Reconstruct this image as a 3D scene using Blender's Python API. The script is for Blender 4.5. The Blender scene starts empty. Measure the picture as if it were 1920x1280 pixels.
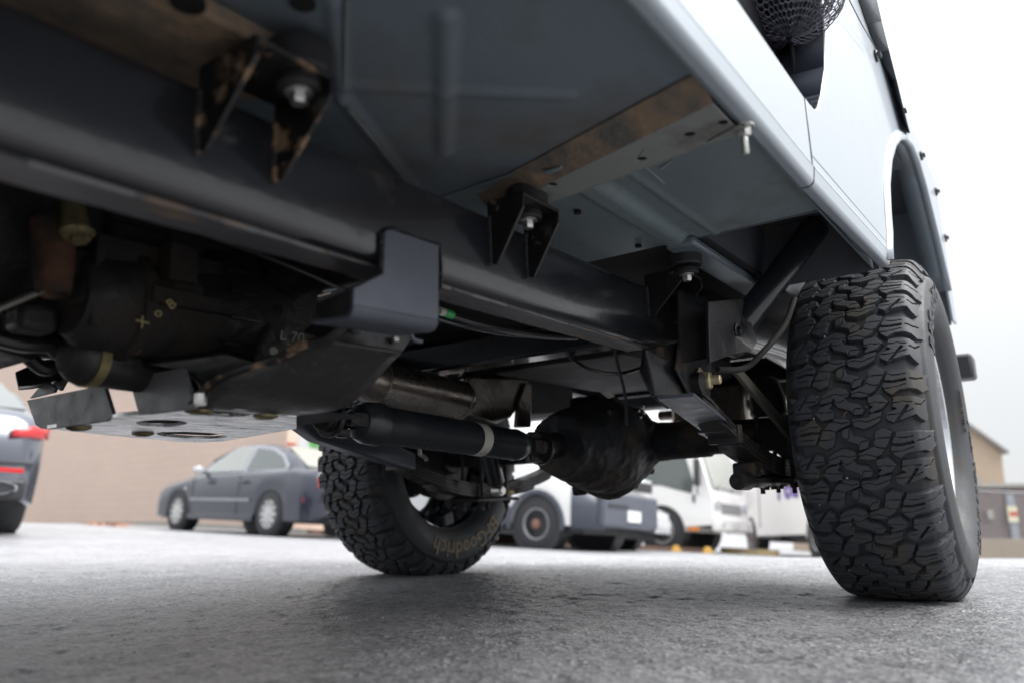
import bpy, bmesh, math, random
import numpy as np
from mathutils import Vector, Matrix
from mathutils.geometry import tessellate_polygon
random.seed(7)
rng = np.random.RandomState(7)
C = bpy.context.scene.collection
SC = bpy.context.scene
R_ = math.radians

# ---------------------------------------------------------------- camera
CAMH = 0.18
F_PX = 1400.0
PITCH = math.atan((979 - 640) / F_PX)
cam_d = bpy.data.cameras.new('camera')
cam_d.sensor_width = 36
cam_d.lens = F_PX / 1920 * 36
cam_d.clip_start = 0.02
cam_d.clip_end = 2000
cam_d.dof.use_dof = True
cam_d.dof.focus_distance = 1.55
cam_d.dof.aperture_fstop = 2.3
cam = bpy.data.objects.new('camera', cam_d)
C.objects.link(cam)
cam.location = (0, 0, CAMH)
cam.rotation_euler = (math.pi / 2 + PITCH, 0, 0)
SC.camera = cam

# ---------------------------------------------------------------- sky and light
world = bpy.data.worlds.new('World')
SC.world = world
world.use_nodes = True
wn = world.node_tree
for n in list(wn.nodes):
    wn.nodes.remove(n)
sky = wn.nodes.new('ShaderNodeTexSky')
sky.sky_type = 'NISHITA'
sky.sun_disc = False
sky.sun_elevation = R_(50)
sky.sun_rotation = R_(100)
bg = wn.nodes.new('ShaderNodeBackground')
bg2 = wn.nodes.new('ShaderNodeBackground')
mixs = wn.nodes.new('ShaderNodeMixShader')
wo = wn.nodes.new('ShaderNodeOutputWorld')
bg.inputs['Strength'].default_value = 0.06
wn.links.new(sky.outputs[0], bg.inputs['Color'])
# overcast layer: even white cloud, brighter towards the zenith like a real cloud deck
geo = wn.nodes.new('ShaderNodeTexCoord')
sep = wn.nodes.new('ShaderNodeSeparateXYZ')
mr = wn.nodes.new('ShaderNodeMapRange')
mr.inputs['From Min'].default_value = 0.0
mr.inputs['From Max'].default_value = 1.0
mr.inputs['To Min'].default_value = 0.285
mr.inputs['To Max'].default_value = 0.95
bg2.inputs['Color'].default_value = (0.965, 0.98, 1.0, 1)
wn.links.new(geo.outputs['Generated'], sep.inputs[0])
pw = wn.nodes.new('ShaderNodeMath'); pw.operation = 'POWER'; pw.use_clamp = True; pw.inputs[1].default_value = 1.5
wn.links.new(sep.outputs['Z'], pw.inputs[0])
wn.links.new(pw.outputs[0], mr.inputs['Value'])
wn.links.new(mr.outputs[0], bg2.inputs['Strength'])
mixs.inputs[0].default_value = 0.96
wn.links.new(bg.outputs[0], mixs.inputs[1])
wn.links.new(bg2.outputs[0], mixs.inputs[2])
wn.links.new(mixs.outputs[0], wo.inputs['Surface'])

sun_d = bpy.data.lights.new('sun', 'SUN')
sun_d.energy = 1.5
sun_d.angle = R_(50)
sun_d.color = (1.0, 0.97, 0.93)
sun = bpy.data.objects.new('sun', sun_d)
C.objects.link(sun)
sun.rotation_euler = (R_(40), 0, R_(80))
SC.view_settings.view_transform = 'Standard'
SC.view_settings.look = 'None'
SC.view_settings.exposure = 1.55
SC.view_settings.gamma = 1.0
SC.view_settings.use_curve_mapping = False

# ---------------------------------------------------------------- vehicle frame
# a = rearwards, b = inwards from the near side, w = up; measured from the camera height
cc, ss = math.cos(PITCH), math.sin(PITCH)
def wray(px, py):
    x = px - 960.0; y = 640.0 - py
    return Vector((x, F_PX * cc - y * ss, y * cc + F_PX * ss))
AX = wray(1985, 880).normalized()
BX = Vector((0, 0, 1)).cross(AX).normalized()
WX = AX.cross(BX)
MV = Matrix((AX, BX, WX))
def P(px, py, axis, val):
    'point of a plane (axis 0/1/2 = a/b/w) of the vehicle seen along one sight line'
    r = MV @ wray(px, py)
    return r * (val / r[axis])
VO = Vector((2.15, 1.14, -0.30))
VCAM = Vector((0, 0, CAMH))
VMAT = Matrix.Translation(VCAM + AX * VO.x + BX * VO.y + WX * VO.z) @ Matrix((AX, BX, WX)).transposed().to_4x4()

# ---------------------------------------------------------------- materials
def new_mat(name):
    m = bpy.data.materials.new(name); m.use_nodes = True
    nt = m.node_tree
    b = nt.nodes['Principled BSDF']
    return m, nt, b
def M(name, col, rough=0.5, metal=0.0, coat=0.0, dirt=None, dirt_lo=0.55, dirt_hi=0.7, dirt_scale=8.0,
      var=0.12, bump=0.0, bscale=200.0, bump2=0.0, b2scale=20.0, ior=1.5, rvar=0.12, stretch=None, fleck=0.0):
    m, nt, b = new_mat(name)
    N = nt.nodes.new; L = nt.links.new
    tc = N('ShaderNodeTexCoord')
    vec = tc.outputs['Object']
    if stretch:
        mp = N('ShaderNodeMapping'); mp.inputs['Scale'].default_value = stretch
        L(vec, mp.inputs[0]); vec = mp.outputs[0]
    n1 = N('ShaderNodeTexNoise'); n1.inputs['Scale'].default_value = dirt_scale
    n1.inputs['Detail'].default_value = 8; n1.inputs['Roughness'].default_value = 0.65
    L(vec, n1.inputs['Vector'])
    n2 = N('ShaderNodeTexNoise'); n2.inputs['Scale'].default_value = dirt_scale * 0.45
    n2.inputs['Detail'].default_value = 5
    L(vec, n2.inputs['Vector'])
    cr = N('ShaderNodeMix'); cr.data_type = 'RGBA'
    cr.inputs[6].default_value = tuple(c * (1 - var) for c in col) + (1,)
    cr.inputs[7].default_value = tuple(min(1, c * (1 + var)) for c in col) + (1,)
    L(n2.outputs[0], cr.inputs[0])
    colout = cr.outputs[2]
    rr = N('ShaderNodeMapRange')
    rr.inputs['From Min'].default_value = 0.3; rr.inputs['From Max'].default_value = 0.7
    rr.inputs['To Min'].default_value = max(0.02, rough - rvar); rr.inputs['To Max'].default_value = min(1, rough + rvar)
    L(n1.outputs[0], rr.inputs['Value'])
    rout = rr.outputs[0]
    if fleck:
        n4 = N('ShaderNodeTexNoise'); n4.inputs['Scale'].default_value = 90; n4.inputs['Detail'].default_value = 4
        L(vec, n4.inputs['Vector'])
        f4 = N('ShaderNodeMapRange'); f4.inputs['From Min'].default_value = 0.64; f4.inputs['From Max'].default_value = 0.70
        f4.inputs['To Max'].default_value = fleck
        L(n4.outputs[0], f4.inputs['Value'])
        mx4 = N('ShaderNodeMix'); mx4.data_type = 'RGBA'
        mx4.inputs[7].default_value = (0.25, 0.22, 0.19, 1)
        L(f4.outputs[0], mx4.inputs[0]); L(colout, mx4.inputs[6]); colout = mx4.outputs[2]
    if dirt:
        md = N('ShaderNodeMapRange'); md.inputs['From Min'].default_value = dirt_lo; md.inputs['From Max'].default_value = dirt_hi
        L(n1.outputs[0], md.inputs['Value'])
        mx = N('ShaderNodeMix'); mx.data_type = 'RGBA'
        mx.inputs[7].default_value = tuple(dirt) + (1,)
        L(md.outputs[0], mx.inputs[0]); L(colout, mx.inputs[6]); colout = mx.outputs[2]
        m2 = N('ShaderNodeMix'); m2.data_type = 'FLOAT'; m2.inputs[3].default_value = 0.85
        L(md.outputs[0], m2.inputs[0]); L(rout, m2.inputs[2]); rout = m2.outputs[0]
        mm = N('ShaderNodeMath'); mm.operation = 'SUBTRACT'; mm.inputs[0].default_value = 1.0
        L(md.outputs[0], mm.inputs[1])
        m3 = N('ShaderNodeMath'); m3.operation = 'MULTIPLY'; m3.inputs[1].default_value = metal
        L(mm.outputs[0], m3.inputs[0]); L(m3.outputs[0], b.inputs['Metallic'])
    else:
        b.inputs['Metallic'].default_value = metal
    L(colout, b.inputs['Base Color']); L(rout, b.inputs['Roughness'])
    b.inputs['IOR'].default_value = ior
    b.inputs['Coat Weight'].default_value = coat
    b.inputs['Coat Roughness'].default_value = 0.08
    nrm = None
    if bump:
        n3 = N('ShaderNodeTexNoise'); n3.inputs['Scale'].default_value = bscale; n3.inputs['Detail'].default_value = 4
        L(vec, n3.inputs['Vector'])
        bp = N('ShaderNodeBump'); bp.inputs['Strength'].default_value = bump; bp.inputs['Distance'].default_value = 0.002
        L(n3.outputs[0], bp.inputs['Height']); nrm = bp
    if bump2:
        n5 = N('ShaderNodeTexNoise'); n5.inputs['Scale'].default_value = b2scale; n5.inputs['Detail'].default_value = 3
        L(vec, n5.inputs['Vector'])
        bq = N('ShaderNodeBump'); bq.inputs['Strength'].default_value = bump2; bq.inputs['Distance'].default_value = 0.01
        L(n5.outputs[0], bq.inputs['Height'])
        if nrm: L(nrm.outputs[0], bq.inputs['Normal'])
        nrm = bq
    if nrm: L(nrm.outputs[0], b.inputs['Normal'])
    return m

MUD = (0.16, 0.105, 0.065)
RUST = (0.20, 0.10, 0.05)
m_paint = M('silver_paint', (0.385, 0.43, 0.48), 0.42, 0.25, 0.35, var=0.03, bump2=0.04, b2scale=5, rvar=0.04)
m_under = M('underside_paint', (0.15, 0.185, 0.215), 0.42, 0.15, 0, var=0.18, dirt=(0.10, 0.075, 0.055), dirt_lo=0.48, dirt_hi=0.80, dirt_scale=3.2, bump=0.25, bscale=160, bump2=0.12, b2scale=14)
m_under2 = M('rear_underside_paint', (0.19, 0.235, 0.25), 0.42, 0.15, 0, var=0.15, dirt=(0.09, 0.08, 0.065), dirt_lo=0.50, dirt_hi=0.85, dirt_scale=5, bump=0.25, bscale=160, bump2=0.12, b2scale=14)
m_under_light = M('underside_light_paint', (0.24, 0.245, 0.235), 0.5, 0.1, 0, dirt=(0.07, 0.055, 0.045), dirt_lo=0.56, dirt_hi=0.80, dirt_scale=9, bump=0.3, bscale=120)
m_muddy = M('muddy_panel', (0.11, 0.105, 0.095), 0.7, 0.05, 0, dirt=(0.29, 0.20, 0.13), dirt_lo=0.40, dirt_hi=0.66, dirt_scale=14, bump=0.9, bscale=150, bump2=0.3, b2scale=60)
m_frame = M('black_frame_paint', (0.016, 0.017, 0.021), 0.22, 0.0, 0.5, rvar=0.06, dirt=(0.05, 0.042, 0.035), dirt_lo=0.62, dirt_hi=0.8, dirt_scale=7, bump=0.15, bscale=90, bump2=0.10, b2scale=9)
m_frame_dirty = M('dusty_frame_paint', (0.10, 0.10, 0.108), 0.40, 0.2, 0.0, dirt=(0.26, 0.17, 0.10), dirt_lo=0.52, dirt_hi=0.64, dirt_scale=11, bump=0.6, bscale=80, stretch=(0.5, 1.5, 1.5))
m_black = M('black_steel', (0.012, 0.012, 0.014), 0.38, 0, 0, dirt=(0.03, 0.025, 0.02), dirt_lo=0.5, dirt_hi=0.7, dirt_scale=12, bump=0.3, bscale=120)
m_dark_under = M('dark_underbody', (0.012, 0.013, 0.015), 0.8, 0, 0, dirt=(0.03, 0.027, 0.024), dirt_lo=0.5, dirt_hi=0.75, bump=0.5)  # matt near-black with slightly lighter mottling
m_mount = M('muddy_mount', (0.010, 0.010, 0.011), 0.4, 0, 0, dirt=(0.28, 0.18, 0.11), dirt_lo=0.53, dirt_hi=0.60, dirt_scale=20, bump=0.5, bscale=130)
m_mount2 = M('lightly_rusted_mount', (0.010, 0.010, 0.011), 0.35, 0, 0, dirt=(0.18, 0.11, 0.06), dirt_lo=0.60, dirt_hi=0.64, dirt_scale=24, bump=0.5, bscale=130)
m_bracket = M('grey_bracket_steel', (0.085, 0.092, 0.118), 0.42, 0.35, 0, dirt=(0.07, 0.06, 0.05), dirt_lo=0.62, dirt_hi=0.8, dirt_scale=16, bump=0.2, bscale=150)
m_skid = M('skid_plate_steel', (0.78, 0.78, 0.79), 0.32, 0.9, 0, dirt=(0.06, 0.055, 0.05), dirt_lo=0.60, dirt_hi=0.66, dirt_scale=40, bump=0.35, bscale=150, stretch=(0.4, 1.6, 1.6))
m_skid_dark = M('dark_skid_steel', (0.045, 0.044, 0.044), 0.38, 0.35, 0, dirt=(0.075, 0.06, 0.045), dirt_lo=0.55, dirt_hi=0.75, dirt_scale=18, bump=0.4, bscale=120, fleck=0.5)
m_cast = M('dark_cast_iron', (0.016, 0.016, 0.017), 0.5, 0.1, 0, dirt=(0.032, 0.024, 0.018), dirt_lo=0.45, dirt_hi=0.65, dirt_scale=9, bump=0.9, bscale=110, bump2=0.5, b2scale=22)
m_diff = M('oily_axle_iron', (0.014, 0.016, 0.020), 0.62, 0.05, 0, dirt=(0.085, 0.062, 0.043), dirt_lo=0.48, dirt_hi=0.68, dirt_scale=9, bump=1.0, bscale=90, bump2=0.5, b2scale=16)
m_tube = M('black_tube_paint', (0.016, 0.019, 0.024), 0.30, 0, 0.2, var=0.2, dirt=(0.05, 0.045, 0.04), dirt_lo=0.62, dirt_hi=0.85, bump=0.1)
m_leaf = M('leaf_spring_steel', (0.028, 0.028, 0.031), 0.45, 0.3, 0, dirt=(0.06, 0.045, 0.032), dirt_lo=0.5, dirt_hi=0.65, dirt_scale=16, bump=0.5, bscale=120)
m_rusty = M('rusty_steel', (0.03, 0.02, 0.015), 0.75, 0.1, 0, dirt=(0.10, 0.045, 0.025), dirt_lo=0.45, dirt_hi=0.6, dirt_scale=20, bump=0.8, bscale=120)
m_exh = M('stained_exhaust_steel', (0.34, 0.30, 0.265), 0.30, 0.9, 0, var=0.3, dirt=(0.07, 0.05, 0.035), dirt_lo=0.55, dirt_hi=0.8, dirt_scale=7, bump=0.2, bump2=0.1)
m_shield = M('heat_shield_metal', (0.30, 0.27, 0.24), 0.28, 0.9, 0, var=0.2, bump=0.1, bump2=0.2, b2scale=12)
m_zinc = M('zinc_bolt', (0.62, 0.62, 0.60), 0.30, 0.9, 0, var=0.15, bump=0.2)
m_gold = M('yellow_zinc', (0.62, 0.54, 0.36), 0.42, 0.6, 0, var=0.2, bump=0.2)
m_goldold = M('old_yellow_zinc', (0.30, 0.25, 0.13), 0.45, 0.7, 0, dirt=(0.08, 0.06, 0.03), dirt_lo=0.5, dirt_hi=0.65, dirt_scale=30, bump=0.3)
m_void_shade = M('painted_void_black', (0.004, 0.004, 0.005), 0.9, 0, 0)  # near-black painted in for the shade inside holes and gaps
m_tyre = M('tyre_rubber', (0.043, 0.047, 0.055), 0.6, 0, 0, var=0.15, dirt=(0.095, 0.078, 0.058), dirt_lo=0.52, dirt_hi=0.76, dirt_scale=10, bump=0.3, bscale=320)
m_letter = M('tan_dusted_lettering', (0.27, 0.21, 0.135), 0.7, 0, 0, var=0.3, bump=0.3)
m_letter_dk = M('raised_black_lettering', (0.05, 0.05, 0.055), 0.5, 0, 0)
m_chrome = M('chrome', (0.66, 0.68, 0.71), 0.07, 1.0, 0, var=0.03, rvar=0.03)
m_rimdk = M('dark_rim', (0.05, 0.052, 0.056), 0.3, 0.6, 0)
m_soft = M('soft_top_canvas', (0.06, 0.07, 0.085), 0.75, 0, 0, bump=0.8, bscale=700)
m_rubber = M('black_rubber', (0.018, 0.018, 0.02), 0.55, 0, 0, bump=0.2)
m_trim = M('grained_black_trim', (0.020, 0.020, 0.025), 0.85, 0, 0, bump=0.6, bscale=500, ior=1.15)
m_sticker = M('white_sticker', (0.52, 0.50, 0.45), 0.5, 0, 0, dirt=(0.2, 0.17, 0.14), dirt_lo=0.55, dirt_hi=0.75, dirt_scale=40)
m_print = M('black_print', (0.03, 0.03, 0.03), 0.6)
m_marker = M('yellow_paint_marks', (0.40, 0.33, 0.14), 0.7)
m_wht_mark = M('white_paint_marks', (0.55, 0.54, 0.48), 0.7)
m_green = M('green_plastic', (0.05, 0.45, 0.12), 0.4)
m_redplug = M('rusty_red_plug', (0.16, 0.05, 0.03), 0.6, bump=0.4)
m_wire = M('black_hose', (0.02, 0.02, 0.022), 0.35, 0, 0)

# ---------------------------------------------------------------- mesh helpers
def V(*p): return Vector(p)
class G:
    'collects faces of one part'
    def __init__(s): s.v = []; s.f = []
    def add(s, vs, fs):
        n = len(s.v)
        s.v += [tuple(p) for p in vs]
        s.f += [tuple(i + n for i in f) for f in fs]
        return s
    def prism(s, poly, off):
        off = Vector(off); n = len(poly)
        vs = [Vector(p) for p in poly] + [Vector(p) + off for p in poly]
        tri = tessellate_polygon([[Vector(p) for p in poly]]) if n > 4 else None
        if tri:
            fs = [tuple(t) for t in tri] + [tuple(i + n for i in reversed(t)) for t in tri]
        else:
            fs = [tuple(range(n)), tuple(range(2 * n - 1, n - 1, -1))]
        fs += [(i, (i + 1) % n, n + (i + 1) % n, n + i) for i in range(n)]
        return s.add(vs, fs)
    def plate(s, outer, holes, off):
        'flat plate with holes, loops of 3-D points, walls in every hole'
        off = Vector(off)
        loops = [[Vector(p) for p in outer]] + [[Vector(p) for p in h] for h in holes]
        tri = tessellate_polygon(loops)
        flat = [p for l in loops for p in l]; n = len(flat)
        fs = [tuple(t) for t in tri] + [tuple(i + n for i in reversed(t)) for t in tri]
        k = 0
        for l in loops:
            m = len(l)
            fs += [(k + i, k + (i + 1) % m, n + k + (i + 1) % m, n + k + i) for i in range(m)]
            k += m
        return s.add(flat + [p + off for p in flat], fs)
    def box(s, c, d, ax=None):
        c = Vector(c); ax = ax or (V(1, 0, 0), V(0, 1, 0), V(0, 0, 1))
        h = [ax[i] * d[i] * 0.5 for i in range(3)]
        vs = [c + h[0] * i + h[1] * j + h[2] * k for i in (-1, 1) for j in (-1, 1) for k in (-1, 1)]
        return s.add(vs, [(0, 1, 3, 2), (4, 6, 7, 5), (0, 4, 5, 1), (2, 3, 7, 6), (0, 2, 6, 4), (1, 5, 7, 3)])
    def bx(s, a0, a1, b0, b1, w0, w1):
        return s.box(((a0 + a1) / 2, (b0 + b1) / 2, (w0 + w1) / 2), (abs(a1 - a0), abs(b1 - b0), abs(w1 - w0)))
    def tube(s, pts, r, seg=12, smooth=0, caps=True, flat=1.0):
        pts = [Vector(p) for p in pts]
        if smooth: 
            q = []
            n = len(pts)
            for i in range(n - 1):
                p0 = pts[max(i - 1, 0)]; p1 = pts[i]; p2 = pts[i + 1]; p3 = pts[min(i + 2, n - 1)]
                for k in range(smooth):
                    t = k / smooth
                    q.append(0.5 * ((2 * p1) + (p2 - p0) * t + (2 * p0 - 5 * p1 + 4 * p2 - p3) * t * t + (3 * p1 - p0 - 3 * p2 + p3) * t ** 3))
            q.append(pts[-1])
            if not isinstance(r, (int, float)):
                rr = []
                for i in range(n - 1):
                    for k in range(smooth): rr.append(r[i] + (r[i + 1] - r[i]) * k / smooth)
                r = rr + [r[-1]]
            pts = q
        n = len(pts)
        rs = [r] * n if isinstance(r, (int, float)) else r
        up = V(0, 0, 1)
        d0 = (pts[1] - pts[0]).normalized()
        if abs(d0.z) > 0.9: up = V(1, 0, 0)
        u = d0.cross(up).normalized(); vs = []
        for i in range(n):
            d = (pts[min(i + 1, n - 1)] - pts[max(i - 1, 0)]).normalized()
            u = (u - d * u.dot(d)).normalized(); w = d.cross(u)
            for k in range(seg):
                t = 2 * math.pi * k / seg
                vs.append(pts[i] + u * math.cos(t) * rs[i] + w * math.sin(t) * rs[i] * flat)
        fs = [(i * seg + k, i * seg + (k + 1) % seg, (i + 1) * seg + (k + 1) % seg, (i + 1) * seg + k) for i in range(n - 1) for k in range(seg)]
        if caps: fs += [tuple(range(seg - 1, -1, -1)), tuple((n - 1) * seg + k for k in range(seg))]
        return s.add(vs, fs)
    def lathe(s, c, axis, prof, seg=24, flat=1.0, up=None):
        'prof: list of (along, radius)'
        c = Vector(c); d = Vector(axis).normalized()
        up = Vector(up) if up else (V(0, 0, 1) if abs(d.z) < 0.9 else V(1, 0, 0))
        u = d.cross(up).normalized(); w = u.cross(d)
        vs = []
        for (l, r) in prof:
            for k in range(seg):
                t = 2 * math.pi * k / seg
                vs.append(c + d * l + u * math.cos(t) * r + w * math.sin(t) * r * flat)
        n = len(prof)
        fs = [(i * seg + k, i * seg + (k + 1) % seg, (i + 1) * seg + (k + 1) % seg, (i + 1) * seg + k) for i in range(n - 1) for k in range(seg)]
        if prof[0][1] > 1e-6: fs.append(tuple(range(seg - 1, -1, -1)))
        if prof[-1][1] > 1e-6: fs.append(tuple((n - 1) * seg + k for k in range(seg)))
        return s.add(vs, fs)
    def hexbolt(s, c, axis, r, h, washer=True, shank=0):
        c = Vector(c); d = Vector(axis).normalized()
        if washer: s.lathe(c, d, [(0, r * 1.55), (h * 0.16, r * 1.55), (h * 0.22, r * 1.4)], 20)
        s.lathe(c, d, [(h * 0.15, r), (h * 0.85, r), (h, r * 0.86)], 6)
        if shank: s.lathe(c, d, [(h * 0.9, r * 0.5), (h + shank, r * 0.5), (h + shank + 0.002, r * 0.4)], 12)
        return s
    def grid(s, nu, nv, fn):
        vs = [fn(i / nu, j / nv) for i in range(nu + 1) for j in range(nv + 1)]
        fs = [(i * (nv + 1) + j, (i + 1) * (nv + 1) + j, (i + 1) * (nv + 1) + j + 1, i * (nv + 1) + j + 1) for i in range(nu) for j in range(nv)]
        return s.add(vs, fs)
    def build(s, name, mat, parent=None, org=None, bevel=0.0, ang=35, thick=0, seg=2, flip=False):
        me = bpy.data.meshes.new(name)
        o = Vector(org) if org is not None else (VO if parent is not None else V(0, 0, 0))
        me.from_pydata([(p[0] - o[0], p[1] - o[1], p[2] - o[2]) for p in s.v], [], s.f)
        me.validate()
        bm = bmesh.new(); bm.from_mesh(me)
        if not thick: bmesh.ops.recalc_face_normals(bm, faces=bm.faces)
        bm.to_mesh(me); bm.free()
        me.materials.append(mat)
        me.polygons.foreach_set('use_smooth', [True] * len(me.polygons))
        me.set_sharp_from_angle(angle=R_(ang))
        ob = bpy.data.objects.new(name, me)
        C.objects.link(ob)
        if parent is not None: ob.parent = parent
        if thick:
            md = ob.modifiers.new('solid', 'SOLIDIFY'); md.thickness = thick; md.offset = 0
        if bevel:
            md = ob.modifiers.new('bevel', 'BEVEL'); md.width = bevel; md.segments = seg; md.limit_method = 'ANGLE'
            md.angle_limit = R_(32); md.use_clamp_overlap = True
        return ob
def tag(o, label=None, cat=None, group=None, kind=None):
    if label: o['label'] = label
    if cat: o['category'] = cat
    if group: o['group'] = group
    if kind: o['kind'] = kind
    return o
def empty(name, loc, rz=0, label=None, cat=None, group=None):
    o = bpy.data.objects.new(name, None); C.objects.link(o)
    o.location = loc; o.rotation_euler = (0, 0, rz); o.empty_display_size = 0.2
    return tag(o, label, cat, group)
def text_mesh(txt, size, extrude=0.001, font_shear=0.0, bold=0.0):
    cu = bpy.data.curves.new('txt', 'FONT'); cu.body = txt; cu.size = size; cu.extrude = extrude
    cu.shear = font_shear; cu.offset = bold; cu.resolution_u = 3
    cu.align_x = 'CENTER'; cu.align_y = 'CENTER'
    ob = bpy.data.objects.new('txt', cu); C.objects.link(ob)
    bpy.context.view_layer.update()
    me = bpy.data.meshes.new_from_object(ob.evaluated_get(bpy.context.evaluated_depsgraph_get()))
    vs = [v.co.copy() for v in me.vertices]; fs = [tuple(p.vertices) for p in me.polygons]
    bpy.data.objects.remove(ob); bpy.data.curves.remove(cu); bpy.data.meshes.remove(me)
    return vs, fs

# ================================================================= GROUND
def smooth01(t): t = np.clip(t, 0, 1); return t * t * (3 - 2 * t)
def gz(x, y):
    'the lot falls away to the far right'
    s = smooth01((np.asarray(y, float) - 3.6) / 4.6)
    xx = np.clip(x, -9, 30); yy = np.clip(y, 0, 60)
    return s * (-0.17 - 0.045 * xx - 0.014 * (yy - 11))
def GZ(x, y): return float(gz(x, y))
def vnoise(x, y, cell, seed):
    r = np.random.RandomState(seed); T = r.rand(256, 256)
    fx = x / cell; fy = y / cell
    ix = np.floor(fx).astype(int); iy = np.floor(fy).astype(int)
    tx = fx - ix; ty = fy - iy; tx = tx * tx * (3 - 2 * tx); ty = ty * ty * (3 - 2 * ty)
    g = lambda i, j: T[(ix + i) % 256, (iy + j) % 256]
    return (g(0, 0) * (1 - tx) + g(1, 0) * tx) * (1 - ty) + (g(0, 1) * (1 - tx) + g(1, 1) * tx) * ty
def spaced(lo, d0, d1, hi, step, grow=1.12):
    a = list(np.arange(d0, d1 + step, step)); s = step
    while a[-1] < hi: s *= grow; a.append(a[-1] + s)
    a[-1] = hi; s = step; b = [d0]
    while b[-1] > lo: s *= grow; b.append(b[-1] - s)
    b[-1] = lo
    return np.array(b[:0:-1] + a)
def relief(X, Y):
    near = np.clip(1.0 - (np.hypot(X - 0.3, Y - 1.5) - 2.5) / 3.0, 0, 1)
    n = (vnoise(X, Y, 0.0145, 1) - 0.5) * 0.0040 + (vnoise(X, Y, 0.031, 2) - 0.5) * 0.0030 + (vnoise(X, Y, 0.11, 3) - 0.5) * 0.0032
    pits = np.clip(vnoise(X, Y, 0.05, 9) - 0.78, 0, 1) * -0.022
    pits += np.clip(vnoise(X, Y, 0.021, 19) - 0.85, 0, 1) * -0.02
    return (n + pits) * near + (vnoise(X, Y, 0.7, 4) - 0.5) * 0.006 * near
def build_ground():
    xs = spaced(-400, -1.3, 1.9, 400, 0.0085); ys = spaced(-60, 0.75, 3.3, 900, 0.0085)
    X, Y = np.meshgrid(xs, ys, indexing='ij')
    Z = gz(X, Y) + relief(X, Y)
    nx, ny = X.shape
    co = np.stack([X, Y, Z], -1).reshape(-1, 3)
    i = np.arange(nx * ny).reshape(nx, ny)
    q = np.stack([i[:-1, :-1], i[1:, :-1], i[1:, 1:], i[:-1, 1:]], -1).reshape(-1, 4)
    me = bpy.data.meshes.new('ground')
    np_mesh(me, co, q)
    o = bpy.data.objects.new('ground', me); C.objects.link(o)
    tag(o, 'grey worn asphalt of the parking lot under the vehicles', kind='structure')
    return o
def np_mesh(me, co, q, smooth=True):
    me.vertices.add(len(co)); me.vertices.foreach_set('co', co.astype(np.float32).ravel())
    n = len(q); k = q.shape[1]
    me.loops.add(n * k); me.loops.foreach_set('vertex_index', q.astype(np.int32).ravel())
    me.polygons.add(n)
    me.polygons.foreach_set('loop_start', np.arange(0, n * k, k, dtype=np.int32))
    me.polygons.foreach_set('loop_total', np.full(n, k, dtype=np.int32))
    me.polygons.foreach_set('use_smooth', np.full(n, smooth))
    me.update(calc_edges=True)
ground = build_ground()
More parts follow.
